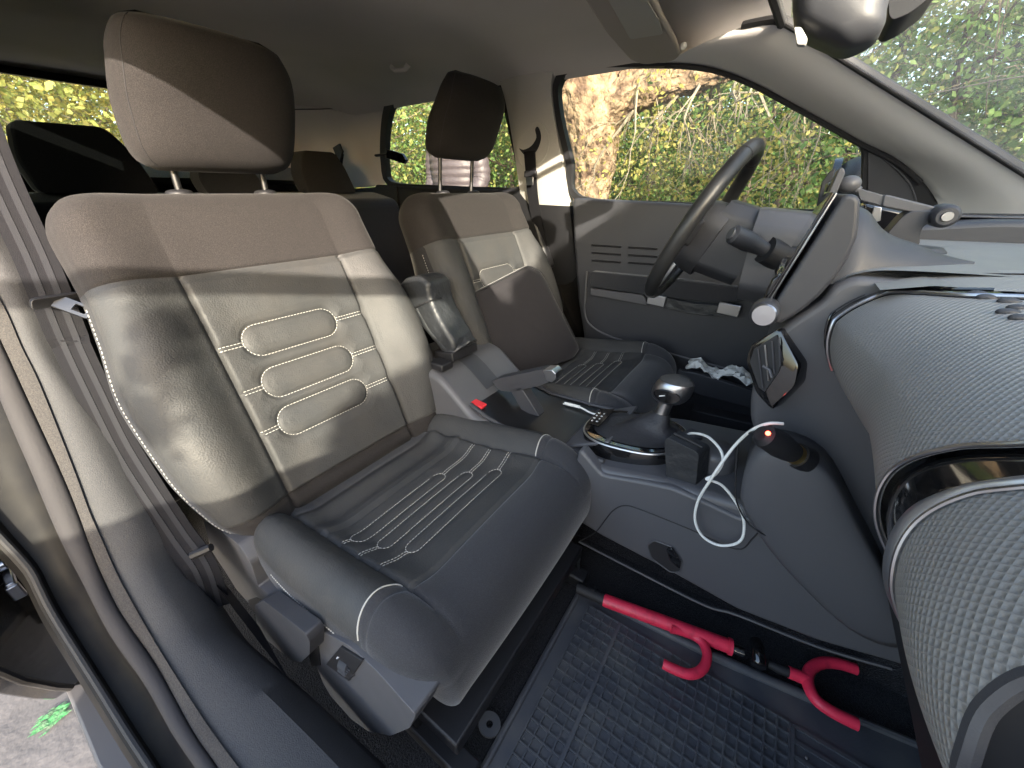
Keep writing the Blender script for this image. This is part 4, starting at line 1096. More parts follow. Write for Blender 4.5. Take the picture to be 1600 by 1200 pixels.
hp_ = ats([(1312,262),(1318,262),(1321,270),(1300,318),(1288,330),(1284,326)], y=ya-.04)
MB().prism(round_poly(hp_, .002, 2), (0,.085,0)).build('cradle', M['plastic_grey'], ph, bevel=.002)
cl_ = ats([(1296,268),(1306,262),(1300,282),(1290,288),(1282,330),(1276,322),(1284,285)], y=ya-.045)
MB().prism(cl_, (0,.02,0)).build('cradle_clip', M['plastic_dark'], ph, bevel=.001)
# instrument display behind it
ins = thing('instrument_display', at(1375,345, y=1.0), 'slim glossy instrument display behind the steering wheel', 'instrument display')
MB().prism(ats([(1350,318),(1416,332),(1410,346),(1386,368),(1348,352)], y=.99), (0,.20,0)).build('display_body', M['gloss_black'], ins, bevel=.004)
MB().prism(ats([(1366,322),(1378,324),(1376,345),(1358,350)], y=.985), (0,.004,0)).build('display_edge', M['satin'], ins, bevel=.001)
MB().tube(smooth_path(ats([(1408,340),(1392,355),(1375,365)], y=.98), 4), .002, 6).build('bezel_line', M['satin'], ins)

# ================================================================== STEERING WHEEL
W0 = V(-.19,1.08,.972); up_ = V(.43,0,.903); ax_ = V(-.903,0,.43)
sw = thing('steering_wheel', W0, 'black leather steering wheel with grey airbag hub', 'steering wheel')
ringp = []
for k in range(72):
    g = 2*math.pi*k/72; r = .181*(1-.03*max(0, -math.sin(g))**6)
    ringp.append(W0+up_*math.sin(g)*r+V(0,1,0)*math.cos(g)*r)
MB().tube(ringp, .0165, 16, closed=True).build('rim', M['leather_wheel'] if 'leather_wheel' in M else M['leather'], sw)
for g in (62, 118, 242, 298):
    gg = math.radians(g); c = W0+up_*math.sin(gg)*.181+V(0,1,0)*math.cos(gg)*.181; tng = (up_*math.cos(gg)-V(0,1,0)*math.sin(gg)).normalized()
    MB().cyl(c-tng*.0012, c+tng*.0012, .0170, seg=18).build('rim_seam', M['rubber'], sw)
def wl_(u, v, d): return W0 + V(0,1,0)*u + up_*v + ax_*d
hub = round_poly([wl_(*p) for p in [(-.085,.035,-.02),(-.055,.07,-.02),(.055,.07,-.02),(.085,.035,-.02),(.07,-.06,-.02),(.035,-.095,-.02),(-.035,-.095,-.02),(-.07,-.06,-.02)]], .02, 4)
pillow(hub, ax_*.042, back=-ax_*.03, k=(0,.55,.85,1), ins=(0,.05,.16,.45)).build('airbag_hub', M['plastic'], sw, angle=70)
for sgn in (-1, 1):
    sp_ = round_poly([wl_(sgn*.07,.03,-.012), wl_(sgn*.178,.018,-.004), wl_(sgn*.178,-.012,-.004), wl_(sgn*.07,-.035,-.012)], .006, 2)
    MB().prism(sp_, ax_*.014).build('spoke', M['plastic'], sw, bevel=.004)
    bt_ = round_poly([wl_(sgn*.082,.026,.006), wl_(sgn*.135,.018,.006), wl_(sgn*.135,-.012,.006), wl_(sgn*.082,-.028,.006)], .008, 3)
    bb = MB().prism(bt_, ax_*.004).build('button_pad', M['plastic_grey'], sw, bevel=.002)
    mk = MB()
    for q in range(4): mk.add(*[(lambda c: ([c+V(0,-.003,0)-up_*.003, c+V(0,.003,0)-up_*.003, c+V(0,.003,0)+up_*.003, c+V(0,-.003,0)+up_*.003], [(0,1,2,3)]))(wl_(sgn*(.092+.011*q), .006, .0105))][0])
    mk.build('button_marks', M['white_print'], bb)
lsp = round_poly([wl_(-.03,-.08,-.01), wl_(.03,-.08,-.01), wl_(.022,-.175,-.006), wl_(-.022,-.175,-.006)], .006, 2)
MB().prism(lsp, ax_*.012).build('lower_spoke', M['satin'], sw, bevel=.003)
# column
sc_ = thing('steering_column', W0-ax_*.1, 'grey steering column shroud with a thick control stalk', 'steering column')
colp = [(-.12,.075),(-.055,.115),(.02,.105),(.06,.06),(.06,-.09),(0,-.13),(-.07,-.12),(-.12,-.04)]
def cl3(u, v, d): return W0 + V(0,1,0)*u + V(.0,0,1)*v + V(1,0,-.16)*d
r1 = [wl_(u, v, -.028) for u, v in [(-.07,.055),(-.04,.082),(.04,.082),(.07,.055),(.07,-.06),(.04,-.085),(-.04,-.085),(-.07,-.06)]]
MB().grid([[p for p in r1], [p+V(.11,0,-.03) for p in r1]], closev=True).add([p for p in r1], [tuple(range(8))]).build('upper_shroud', M['plastic'], sc_, bevel=.008, bseg=3)
r2 = [V(.0,1.08+u,.955+v) for u, v in [(-.10,.03),(-.06,.065),(.06,.065),(.10,.03),(.10,-.09),(.05,-.13),(-.05,-.13),(-.10,-.09)]]
MB().grid([[p+V(-.07,0,-.0) for p in r2], [p+V(.16,0,-.02) for p in r2]], closev=True).add([p+V(-.07,0,0) for p in r2], [tuple(range(8))]).build('lower_shroud', M['plastic_grey'], sc_, bevel=.012, bseg=3)
kn = ats([(1125,440),(1170,415),(1195,430),(1205,470),(1175,480),(1130,455)], y=.97)
s0_, s1_ = V(*at(1143,365, y=.93)), V(*at(1208,396, y=.985))
q = (s1_-s0_)
MB().tube([s0_, s0_+q*.04, s0_+q*.42, s0_+q*.45, s0_+q*.85, s1_], [.014,.0185,.0195,.018,.013,.018], 18).build('stalk', M['plastic'], sc_)
MB().tube([s0_-q*.03, s0_+q*.0], [.011,.012], 18).build('stalk_button', M['plastic_grey'], sc_)
MB().tube([s0_+q*.80, s1_+q*.15], [.026,.029], 20).build('stalk_boot', M['rubber'], sc_)

# ================================================================== CENTRE CONSOLE
yc0 = .600
co = thing('centre_console', (-.3,.73,.25), 'grey centre console between the seats with gloss tray and drawer', 'console')
PRF = [(-.84,.30),(-.84,.63),(-.80,.672),(-.66,.668),(-.60,.648),(-.50,.578),(-.40,.562),(-.30,.585),(-.22,.578),(-.10,.592),(.0,.590),(.07,.585),(.07,.47),(-.84,.44)]
PRF = [(-.84,.40),(-.84,.62),(-.80,.655),(-.69,.652),(-.63,.640),(-.535,.565),(-.44,.545),(-.32,.548),(-.20,.556),(-.10,.578),(.0,.588),(.10,.60),(.10,.42),(-.84,.40)][:-1]
MB().prism(round_poly([V(a, yc0+.002, b) for a, b in PRF], .02, 4), (0,.262,0)).build('console_body', M['plastic_grey'], co, bevel=.016, bseg=4)
side = ats([(905,700),(940,742),(1000,752),(1050,762),(1110,788),(1160,812),(1210,800),(1300,780),(1345,830),(1400,980),(1425,1045),(1394,1036),(1277,1002),(1150,952),(1040,890),(940,838),(880,800)], y=yc0-.004)
MB().prism(round_poly(side, .01, 2), (0,.03,0)).build('side_panel', M['plastic_grey'], co, bevel=.006, bseg=3)
MB().tube(smooth_path(ats([(905,846),(930,832),(946,812),(958,798),(975,790),(1000,796),(1080,828),(1150,858),(1175,842),(1190,824)], y=yc0-.0045), 5), .0012, 6).build('drawer_gap', M['rubber'], co)
MB().tube(smooth_path(ats([(905,846),(1000,895),(1100,945),(1150,960),(1277,1010),(1394,1045)], y=yc0-.006), 5), .003, 6).build('lower_edge', M['plastic'], co)
hd_ = round_poly(ats([(1011,852),(1022,844),(1052,855),(1066,876),(1063,893),(1048,894),(1018,872)], y=yc0-.0055), .006, 3)
h0 = MB().prism(hd_, (0,.002,0)).build('drawer_recess', M['rubber'], co)
MB().tube(smooth_path([p+V(0,-.0005,0) for p in hd_], 2, True), .0013, 6, closed=True).build('recess_rim', M['plastic_grey'], h0)
MB().prism(round_poly(ats([(1041,858),(1050,857),(1064,878),(1062,890),(1046,876)], y=yc0-.012), .003, 2), (0,.006,0)).build('drawer_latch', M['gloss_black'], h0, bevel=.001)
# rear top recess + gloss tray + cup area
rc_ = [at(px, py, z=.6575) for px, py in [(703,556),(734,556),(750,585),(722,600)]]
def ctop(x):
    for (a, b), (c, d) in zip(PRF[2:12], PRF[3:12]):
        if a <= x <= c: return lerp(b, d, (x-a)/(c-a))
    return .588
def on_top(x, y, h=.002): return V(x, y, ctop(x)+h)
MB().grid([[on_top(x, y, .0025) for y in (.70,.76)] for x in (-.66,-.64,-.61,-.58,-.56)]).build('rear_recess', M['plastic'], co)
MB().grid([[on_top(x, y, .003) for y in (.625,.66,.80,.835)] for x in (-.545,-.52,-.48,-.44,-.40,-.36,-.32,-.30)]).build('gloss_tray', M['satin_black'], co)
for s in (-1, 1): MB().tube([on_top(x, .73+s*.108, .006) for x in (-.55,-.5,-.44,-.38,-.32,-.26,-.2)], .005, 8).build('tray_edge', M['plastic'], co)
MB().tube([at(px, py, y=.80) for px, py in [(826,630),(840,624),(856,632),(880,640)]], .003, 8).build('chrome_hoop', M['satin'], co)
MB().box((-.66,.64,.655),(.05,.04,.02)).build('hinge_block', M['plastic_dark'], co, bevel=.004)
cr = MB().prism([on_top(-.30,.64,.0),on_top(-.30,.82,.0),V(-.20,.82,.60),V(-.20,.64,.60)],(0,0,-.01)); cr.build('ramp', M['plastic_grey'], co, bevel=.004)
# gate base
gb = thing('gear_lever', (-.17,.73,.575), 'automatic gear lever with satin and black knob above a leather gaiter', 'gear lever')
def ell(cx, cy, z, rx, ry, n=40, p=2.6):
    out = []
    for k in range(n):
        g = 2*math.pi*k/n; c, s = math.cos(g), math.sin(g)
        out.append(V(cx+rx*math.copysign(abs(c)**(2/p), c), cy+ry*math.copysign(abs(s)**(2/p), s), z))
    return out
gx, gy = -.175, .715
def tiltz(L, k=.12): return [V(p.x, p.y, p.z+(p.x-gx)*k) for p in L]
MB().grid([tiltz(ell(gx,gy,.555,.100,.078)), tiltz(ell(gx,gy,.588,.104,.080)), tiltz(ell(gx,gy,.598,.100,.077)), tiltz(ell(gx,gy,.599,.06,.05))], closev=True).build('gate_base', M['gloss_black'], gb, angle=50)
MB().tube(tiltz(ell(gx,gy,.594,.1025,.0795)), .0022, 6, closed=True).build('chrome_ring', M['satin'], gb)
gp = MB().prism([V(-.268,.682,.596),V(-.268,.756,.596),V(-.238,.765,.601),V(-.238,.675,.601)], (0,0,.002)).build('shift_plate', M['gloss_black'], gb)
mk = MB()
for k in range(4):
    for j in range(2): mk.box((-.262+.012*j, .695+.013*k, .5995+.0015*j), (.005 if (k+j) % 2 else .003,.004,.0006))
mk.build('shift_marks', M['white_print'], gp)
bt0 = []
for t in range(15):
    u = t/14; k = 1-u; 
    cx = lerp(gx+.005, -.128, u**.8); cy = lerp(gy, .728, u**.8); r = lerp(.088, .015, u**.62); ry = lerp(.066, .014, u**.62); z = .600+.050*u**1.5
    wr = .003*math.sin(u*9)*(1-u)
    row = []
    for j, p in enumerate(ell(cx, cy, z, r+wr, ry+wr, 40, 2.4)):
        g = 2*math.pi*j/40; row.append(p+V(0,0,.0035*math.sin(3*g+u*5)*(math.sin(math.pi*u))+(p.x-gx)*.12*(1-u)))
    bt0.append(row)
MB().grid(bt0, closev=True).build('gaiter', M['gaiter_leather'], gb, angle=180)
n0, n1 = V(-.130,.728,.638), V(-.122,.728,.688)
MB().tube([n0, n0.lerp(n1,.3), n1], [.017,.0135,.013], 16).build('neck', M['satin'], gb)
kb = []
kc_ = V(-.118,.728,.703)
for i in range(17):
    a = math.pi*i/16; row = []
    for j in range(32):
        g = 2*math.pi*j/32; s = math.sin(a)**.75
        x = .036*s*math.cos(g); y = .025*s*math.sin(g); z = -.030*math.copysign(abs(math.cos(a))**.8, math.cos(a))
        x += z*.25; row.append(kc_+V(x, y, z + x*.0))
    kb.append(row)
MB().grid(kb, closev=True).build('knob', M['satin'], gb, angle=180)
MB().grid([[kc_+(p-kc_)*1.03+V(0,0,.0015) for p in r] for r in kb[11:]], closev=True).build('knob_top', M['leather'], gb, angle=180)
oc = kc_+V(-.004,-.0250,-.004)
oo = [oc+V(.025*math.cos(g)*1.0, .005*abs(math.cos(g))**2, .0135*math.sin(g)) for g in [2*math.pi*k/30 for k in range(30)]]
MB().prism(oo, (0,-.003,0)).build('badge', M['gloss_black'], gb, bevel=.001)
MB().tube([oc+V(-.012,-.0045,-.001), oc+V(-.002,-.0045,.003)], .0012, 6).build('badge_mark', M['white_print'], gb)

# handbrake
hb_ = thing('handbrake', at(800,640, y=.73), 'raised handbrake with charcoal grip and silver push button', 'handbrake')
MB().prism(round_poly(ats([(768,596),(776,592),(848,577),(862,582),(860,596),(845,602),(806,612),(782,611)], y=.715), .005, 3), (0,.034,0)).build('grip', M['plastic'], hb_, bevel=.006, bseg=3)
MB().prism(round_poly(ats([(848,578),(862,578),(868,584),(869,592),(862,598),(853,594)], y=.714), .002, 2), (0,.034,0)).build('grip_end', M['satin'], hb_, bevel=.004, bseg=3)
MB().tube([at(862,588, y=.73), at(872,587, y=.73)], .007, 12).build('push_button', M['satin'], hb_)
MB().prism(round_poly(ats([(796,608),(814,605),(842,650),(836,660),(826,660)], y=.715), .002, 2), (0,.03,0)).build('lever_arm', M['plastic'], hb_, bevel=.003)
# armrest with pouch
ar = thing('armrest', at(690,540, y=.73), 'folded up black leather armrest with a wrinkled pouch on its front', 'armrest')
MB().prism(round_poly(ats([(622,445),(632,434),(652,432),(668,442),(672,470),(686,500),(708,535),(710,552),(692,554),(650,502)], y=.672), .012, 4), (0,.085,0)).build('pad', M['leather_pouch'], ar, bevel=.02, bseg=5)
pou = []
A_ = [at(px, py, y=.668) for px, py in [(648,480),(658,500),(672,522),(690,545),(704,556)]]
B_ = [at(px, py, y=.757) for px, py in [(696,462),(708,482),(722,503),(736,522),(745,532)]]
rr = random.Random(5)
A2, B2 = resamp_open(smooth_path(A_, 5), 22), resamp_open(smooth_path(B_, 5), 22)
for i, (a, b) in enumerate(zip(A2, B2)):
    u = i/21; row = []
    for k in range(15):
        t = k/14; p = a.lerp(b, t); bulge = math.sin(math.pi*t)**.7*(.006+.020*u**1.2)
        bulge += .004*math.sin(t*17+u*4)*math.sin(math.pi*t)*u - .012*math.exp(-((u-.42)/.10)**2)*math.sin(math.pi*t)
        row.append(p + V(.6,-.1,.6).normalized()*bulge)
    pou.append(row)
MB().grid(pou).build('pouch', M['leather_pouch'], ar, solid=.003, angle=180)
dashes([p+V(.003,-.001,.004) for p in resamp_open([row[7] for row in pou[:1]]+[pou[0][14]], 2)] if False else [row for row in pou[8]], .004, .003, .0006).build('stitching', M['stitch_dark'], ar)
MB().tube(smooth_path([at(646,482, y=.668), at(672,470, y=.66), at(700,464, y=.757)], 5), .0022, 6).build('pad_seam', M['rubber'], ar)
MB().prism(ats([(676,548),(706,552),(709,566),(680,566)], y=.665), (0,.10,0)).build('hinge', M['plastic_dark'], ar, bevel=.003)
# red seat buckle
bk_ = thing('seat_buckle', at(730,665, y=.64), 'black seat belt buckle with red release button beside the near seat', 'seat buckle')
q = [V(*p) for p in ats([(722,622),(752,637),(741,664),(709,664),(710,652)], y=.632)]
MB().prism(round_poly(q, .003, 2), (0,.024,0)).build('buckle_body', M['plastic_dark'], bk_, bevel=.004)
MB().prism(round_poly(ats([(724,623),(753,637),(748,646),(720,632)], y=.6305), .002, 2), (0,.022,0)).build('release_button', M['red_button'], bk_, bevel=.002)
gr_ = MB()
for k in range(4): gr_.tube(ats([(720+k-2, 643+k*3.6),(731+k-2, 648+k*3.6)], y=.6312), .0008, 6)
gr_.build('buckle_grille', M['rubber'], bk_)
MB().tube([at(722,664, y=.645), at(716,700, y=.65)], .012, 10, flat=.4).build('buckle_stem', M['plastic_dark'], bk_)

# things lying in the console
bx = ats([(1038,689),(1043,684),(1088,706),(1092,712),(1086,772),(1041,748)], y=.622)
nb = thing('black_case', at(1065,760, y=.63), 'small black leather case standing in the console tray', 'case')
MB().prism(round_poly(bx, .003, 3), (.012,.036,0)).build('case_body', M['leather_pouch'], nb, bevel=.003)
MB().tube([Vector(p)+V(.006,.018,.0018) for p in (bx[1], bx[2])], .003, 8).build('case_seam', M['rubber'], nb)
tag(MB().rev(at(1118,712, y=.70), (0,0,1), [(0,.02),(.028,.02),(.034,.015),(.036,.006),(.036,-.06),(0,-.06)], 32).build('cup_lid', M['plastic_grey']), 'round dark grey lid in the cup holder behind the black case', 'lid')
tag(MB().rev(at(1078,690, y=.72), (.2,0,1), [(0,.024),(.014,.022),(.019,.014),(.020,.0),(.018,-.04),(0,-.04)], 24).build('small_bottle', M['plastic']), 'small dark rounded bottle top beside the gear lever', 'bottle')
# charger
a, b = V(*at(1190,678, y=.555)), V(*at(1246,712, y=.590)); d_ = (b-a).normalized()
cg = thing('car_charger', a, 'black car charger with glowing red light plugged into the dashboard', 'charger')
MB().tube([a-d_*.002, a+d_*.004, a+d_*.035, a+d_*.05, a+d_*.066], [.010,.0165,.0185,.0165,.0135], 22).build('charger_body', M['rubber'], cg)
MB().tube([a+d_*.062, a+d_*.070], .0145, 22).build('gold_ring', M['gold'], cg)
MB().tube([a+d_*.069, a+d_*.086], [.018,.020], 24).build('socket', M['plastic_dark'], cg)
l_ = V(*at(1200,677, y=.5405)); MB().ball(l_, .003).build('status_light', M['led_red'], cg)
cav_ = smooth_path(ats([(1205,712),(1222,698),(1256,706),(1262,730),(1245,742),(1210,742)], y=.594), 3, True)
# cables
def cable(name, lbl, pts, r, mat, n=8):
    mb = MB().tube(smooth_path(pts, n), r, 8)
    return tag(mb.build(name, mat, angle=180), lbl, 'cable')
wp = [at(880,631, y=.80), at(905,636, y=.80), at(930,647, y=.79), at(980,652, y=.79), at(1020,668, y=.775), at(1060,684, y=.70), at(1080,677, y=.66), at(1105,682, y=.63), at(1125,702, y=.60), at(1129,722, y=.585), at(1118,741, y=.575),
      at(1104,748, y=.57), at(1112,751, y=.572), at(1130,760, y=.578), at(1150,785, y=.582), at(1162,812, y=.582), at(1160,840, y=.58), at(1145,851, y=.578), at(1120,851, y=.577), at(1097,837, y=.577), at(1086,812, y=.577), at(1091,782, y=.575), at(1110,750, y=.566), at(1130,720, y=.57), at(1152,692, y=.58), at(1175,672, y=.57), at(1200,662, y=.565), at(1224,662, y=.57)]
cable('charging_cable', 'white charging cable looping down over the side of the console', wp, .0023, M['white_rubber'])
bp_ = [at(1192,677, y=.555), at(1175,675, y=.565), at(1158,686, y=.59), at(1152,705, y=.585), at(1149,755, y=.578), at(1152,787, y=.577), at(1167,815, y=.58), at(1187,832, y=.578), at(1212,842, y=.585)]
cable('charging_cable', 'thin black cable hanging from the charger behind the white loop', bp_, .0013, M['rubber'])
tag(MB().tube([at(882,630, y=.80), at(906,636, y=.80)], .0042, 10).build('cable_plug', M['white_rubber'], bevel=.001), 'white cable plug lying on the far edge of the console', 'plug')

# ================================================================== MIRROR AND VISOR
im = thing('rear_view_mirror', at(1315,0, y=.73), 'dark rear view mirror hanging at the top of the windscreen', 'rear view mirror')
ml = smooth_path(ats([(1240,-60),(1238,-10),(1240,30),(1253,48),(1285,64),(1318,76),(1350,66),(1378,46),(1386,15),(1386,-60)], y=.72), 5, True)
pillow(ml, (0,-.03,0), back=(.0,.05,0), k=(0,.4,.75,1), ins=(0,.05,.18,.5)).build('mirror_housing', M['plastic'], im, angle=180)
MB().prism(round_poly(ats([(1240,42),(1252,42),(1262,60),(1258,70),(1245,70)], y=.70), .002, 2), (0,.012,0)).build('mirror_clip', M['pillar_beige'], im, bevel=.001)
sh_ = round_poly(ats([(1384,-60),(1388,24),(1394,32),(1420,22),(1470,-16),(1490,-60)], y=.80), .006, 3)
sn = MB().prism(sh_, (0,.10,0)).build('sensor_cover', M['plastic_dark'], bevel=.006)
tag(sn, 'black sensor cover on the glass beside the rear view mirror', 'sensor cover')
sv_ = [at(px, py, z=1.382) for px, py in [(905,-30),(1018,-30),(1038,18),(1058,56),(1064,78),(1054,86),(1006,92),(985,84),(948,40)]]
vis = thing('sun_visor', at(985,60, z=1.38), 'folded pale sun visor under the roof above the driver window', 'sun visor')
MB().prism(round_poly(sv_, .02, 4), (0,0,-.014)).build('visor_pad', M['pillar_cloth'], vis, bevel=.006, bseg=3)
MB().prism(round_poly([at(px, py, z=1.366) for px, py in [(940,-20),(1000,-20),(1030,30),(1036,52),(985,60)]], .01, 3), (0,0,-.002)).build('visor_mirror_cover', M['pillar_beige'], vis, bevel=.001)
MB().ball(at(1068,72, z=1.372), .008).build('visor_clip', M['white_rubber'], vis)

# ================================================================== FLOOR MAT AND STEERING LOCK
zm = .232
mt = thing('floor_mat', (.1,.35,.22), 'blue grey rubber floor mat with a raised grid in front of the near seat', 'floor mat')
mo = [at(px, py, z=zm) for px, py in [(902,930),(925,938),(1120,1030),(1190,1075),(1420,1150),(1560,1250),(1400,1700),(760,1700),(700,1330),(760,1195)]]
x0m = min(p[0] for p in mo)
co_ = at(905,935, z=zm); le = at(765,1195, z=zm)
mo = [V(-.197,.565,zm-.012), V(.09,.585,zm-.012), V(.26,.61,zm-.012), V(.44,.64,zm-.012), V(.46,.06,zm-.012), V(-.19,.06,zm-.012)]
MB().prism(round_poly(mo, .02, 4), (0,0,.006)).build('mat_base', M['mat_rubber'], mt, bevel=.002)
rim = round_poly(mo, .02, 4)
MB().tube([p+V(0,0,.008) for p in smooth_path(rim, 2, True)], .006, 8, closed=True).build('mat_rim', M['mat_rubber'], mt)
gr = MB(); zz = zm-.0045
gx0, gx1, gy0, gy1 = -.165, .208, .09, .545
ny = 24; nx = 21
for k in range(nx+1):
    x = lerp(gx0, gx1, k/nx); gr.box((x, (gy0+gy1)/2, zz), (.0026 if k not in (4,) else .007, gy1-gy0, .008 if k != 4 else .011))
for k in range(ny+1):
    y = lerp(gy0, gy1, k/ny); gr.box(((gx0+gx1)/2, y, zz-.0001), (gx1-gx0, .0026, .0078))
gr.build('mat_grid', M['mat_rubber'], mt)
gr = MB()
for k in range(20):
    y = lerp(gy0, gy1-.0, k/19); gr.box((.335, y, zz), (.24, .006, .004))
gr.box((.213,(gy0+gy1)/2,zz),(.006,gy1-gy0,.006))
gr.build('heel_ribs', M['mat_rubber'], mt)
bd_ = MB().tube(smooth_path([V(-.16,.572,zm), V(.0,.582,zm+.001), V(.15,.597,zm), V(.25,.612,zm)], 4), .008, 8, flat=.5); bd_.build('raised_border', M['mat_rubber'], mt)
tb0 = V(*at(765,1133, z=zm-.006))
ring(resample([tb0+V(.02*math.cos(g), .018*math.sin(g), 0) for g in [2*math.pi*k/24 for k in range(24)]], 24), resample([tb0+V(.006*math.cos(g), .006*math.sin(g), 0) for g in [2*math.pi*k/24 for k in range(24)]], 24), V(0,0,.005), 'fixing_tab', M['mat_rubber'], mt)

zl = .262
def Z(px, py, z=zl): return V(*at(px, py, z=z))
lk = thing('steering_lock', Z(1050,970, .235), 'long red steering lock bar with a hooked arm lying by the tunnel', 'steering lock', 'halves of the red steering lock')
MB().tube([Z(902,918), Z(944,937)], .0125, 14).build('black_sleeve', M['rubber'], lk)
MB().tube([Z(925,926), Z(928,928)], .0138, 14).build('sleeve_ring', M['plastic_dark'], lk)
a, b = Z(943,937), Z(1140,1010)
MB().tube([a, a.lerp(b,.02), a.lerp(b,.97), b], [.0125,.0132,.0132,.0125], 20).build('red_tube', M['red'], lk)
MB().tube([b-(b-a).normalized()*.003, b+(b-a).normalized()*.004], .0152, 20).build('end_collar', M['red'], lk)
MB().tube([b, Z(1162,1019)], .0085, 12).build('lock_rod', M['chrome'], lk)
hk = smooth_path([Z(1048,982,.266), Z(1072,988), Z(1094,1000), Z(1104,1018), Z(1103,1036), Z(1092,1050), Z(1074,1053), Z(1052,1045), Z(1036,1037)], 6)
MB().tube(hk, .0088, 14).build('hook', M['red'], lk)
lk2 = thing('steering_lock', Z(1270,1070, .235), 'red forked end of the steering lock lying on the ribbed mat', 'steering lock', 'halves of the red steering lock')
MB().tube([Z(1200,1036), Z(1216,1044), Z(1232,1050)], [.007,.009,.009], 12).build('black_shaft', M['rubber'], lk2)
MB().tube([Z(1232,1050), Z(1262,1062)], .0105, 14).build('red_stem', M['red'], lk2)
MB().tube(smooth_path([Z(1338,1046), Z(1310,1037), Z(1284,1036), Z(1266,1046), Z(1262,1066), Z(1274,1092), Z(1300,1112), Z(1340,1132)], 6), .0098, 14).build('fork', M['red'], lk2)
tag(MB().tube([Z(1180,1000,.275), Z(1184,1012,.275), Z(1186,1040,.275)], [.010,.0115,.0112], 16).build('lock_barrel', M['gloss_black'], angle=180), 'short glossy black lock barrel lying between the two red pieces', 'lock barrel')

rr = random.Random(21); cm = MB()
for k in range(34):
    p = V(rr.uniform(-.16,.42), rr.uniform(.10,.55), zm-.0005); r = rr.uniform(.0008,.0024)
    cm.ball(tuple(p), r, rr.uniform(.6,1.6), rr.uniform(.6,1.4), .6, 4)
tag(cm.build('crumbs', M['paving']), kind='stuff')
# ================================================================== OUTSIDE
gm = MB().grid([[(x, y, 0) for y in (-60,-20,-5,0,2.6)] for x in (-60,-20,-5,0,5,20,60)])
tag(gm.build('paving_ground', M['paving']), kind='structure')
pbr('earth', (.07,.085,.04), .95, .2, bump=('noise', 6, .1), col2=(.07,.08,.03), cscale=2, cdetail=8)
gm = MB().grid([[(x, y, -.004+(0 if y < 8 else (y-8)*.02)) for y in (2.5,5,8,14,30,90)] for x in (-90,-40,-10,0,10,40,90)])
tag(gm.build('earth_ground', M['earth']), kind='structure')
pbr('spray_paint', (.07,.34,.11), .85, .2, bump=('noise', 90, .004), col2=(.13,.20,.13), cscale=70, cdetail=6)
# spray mark: ragged strokes of paint on the slabs
mk = thing('spray_mark', at(75,1125, z=.004), 'small bright green spray paint mark on the grey paving', 'paint mark')
rr = random.Random(11)
c0 = V(*at(78,1125, z=.004)); dx = (V(*at(100,1108, z=.004))-V(*at(50,1142, z=.004)))
st_ = MB()
for k in range(60):
    t = rr.uniform(-.5,.5); w = (1-abs(t)*1.2)*.028
    p = c0+dx*t*.8+V(rr.uniform(-w,w)*1.0, rr.uniform(-w,w)*.5, rr.uniform(0,.001))
    g = math.atan2(dx.y, dx.x)+rr.uniform(-.3,.3); L_ = rr.uniform(.006,.022); W_ = rr.uniform(.0008,.0028)
    u_, v_ = V(math.cos(g), math.sin(g), 0), V(-math.sin(g), math.cos(g), 0)
    st_.add([p-u_*L_-v_*W_*.3, p-v_*W_, p+u_*L_, p+v_*W_], [(0,1,2,3)])
st_.build('paint', M['spray_paint'], mk)

def leaf_mat(name, c1, c2, trans=.35):
    m = bpy.data.materials.new(name); m.use_nodes = True; nt = m.node_tree; b = nt.nodes['Principled BSDF']
    b.inputs['Roughness'].default_value = .55; b.inputs['Specular IOR Level'].default_value = .3
    tc = nt.nodes.new('ShaderNodeTexCoord'); n = nt.nodes.new('ShaderNodeTexNoise'); n.inputs['Scale'].default_value = 2.5; n.inputs['Detail'].default_value = 6
    nt.links.new(tc.outputs['Object'], n.inputs['Vector'])
    mr = nt.nodes.new('ShaderNodeMapRange'); mr.inputs[1].default_value = .35; mr.inputs[2].default_value = .65; nt.links.new(n.outputs[0], mr.inputs[0])
    mx = nt.nodes.new('ShaderNodeMix'); mx.data_type = 'RGBA'; mx.inputs[6].default_value = (*c1,1); mx.inputs[7].default_value = (*c2,1)
    nt.links.new(mr.outputs[0], mx.inputs[0]); nt.links.new(mx.outputs[2], b.inputs['Base Color'])
    t = nt.nodes.new('ShaderNodeBsdfTranslucent'); nt.links.new(mx.outputs[2], t.inputs[0])
    ms = nt.nodes.new('ShaderNodeMixShader'); ms.inputs[0].default_value = trans
    o = nt.nodes['Material Output']; nt.links.new(b.outputs[0], ms.inputs[1]); nt.links.new(t.outputs[0], ms.inputs[2]); nt.links.new(ms.outputs[0], o.inputs[0])
    MATS[name] = m
leaf_mat('leaf_green', (.10,.19,.05), (.18,.27,.08), .5); leaf_mat('leaf_yellow', (.34,.31,.09), (.45,.40,.12), .5); leaf_mat('leaf_olive', (.17,.19,.09), (.28,.27,.13), .5); leaf_mat('leaf_dark', (.05,.10,.03), (.09,.15,.05))
leaf_mat('leaf_lime', (.24,.29,.08), (.36,.37,.12), .5)
pbr('bark', (.15,.12,.09), .9, .2, bump=[('noise', 20, .03), ('noise', 5, .05)], col2=(.07,.055,.04), cscale=14, cdetail=6)
pbr('bark_willow', (.30,.22,.14), .9, .2, bump=[('noise', 14, .06)], col2=(.10,.065,.045), cscale=8, cdetail=7)
pbr('bark_pale', (.22,.19,.14), .9, .2, bump=('noise', 30, .01))
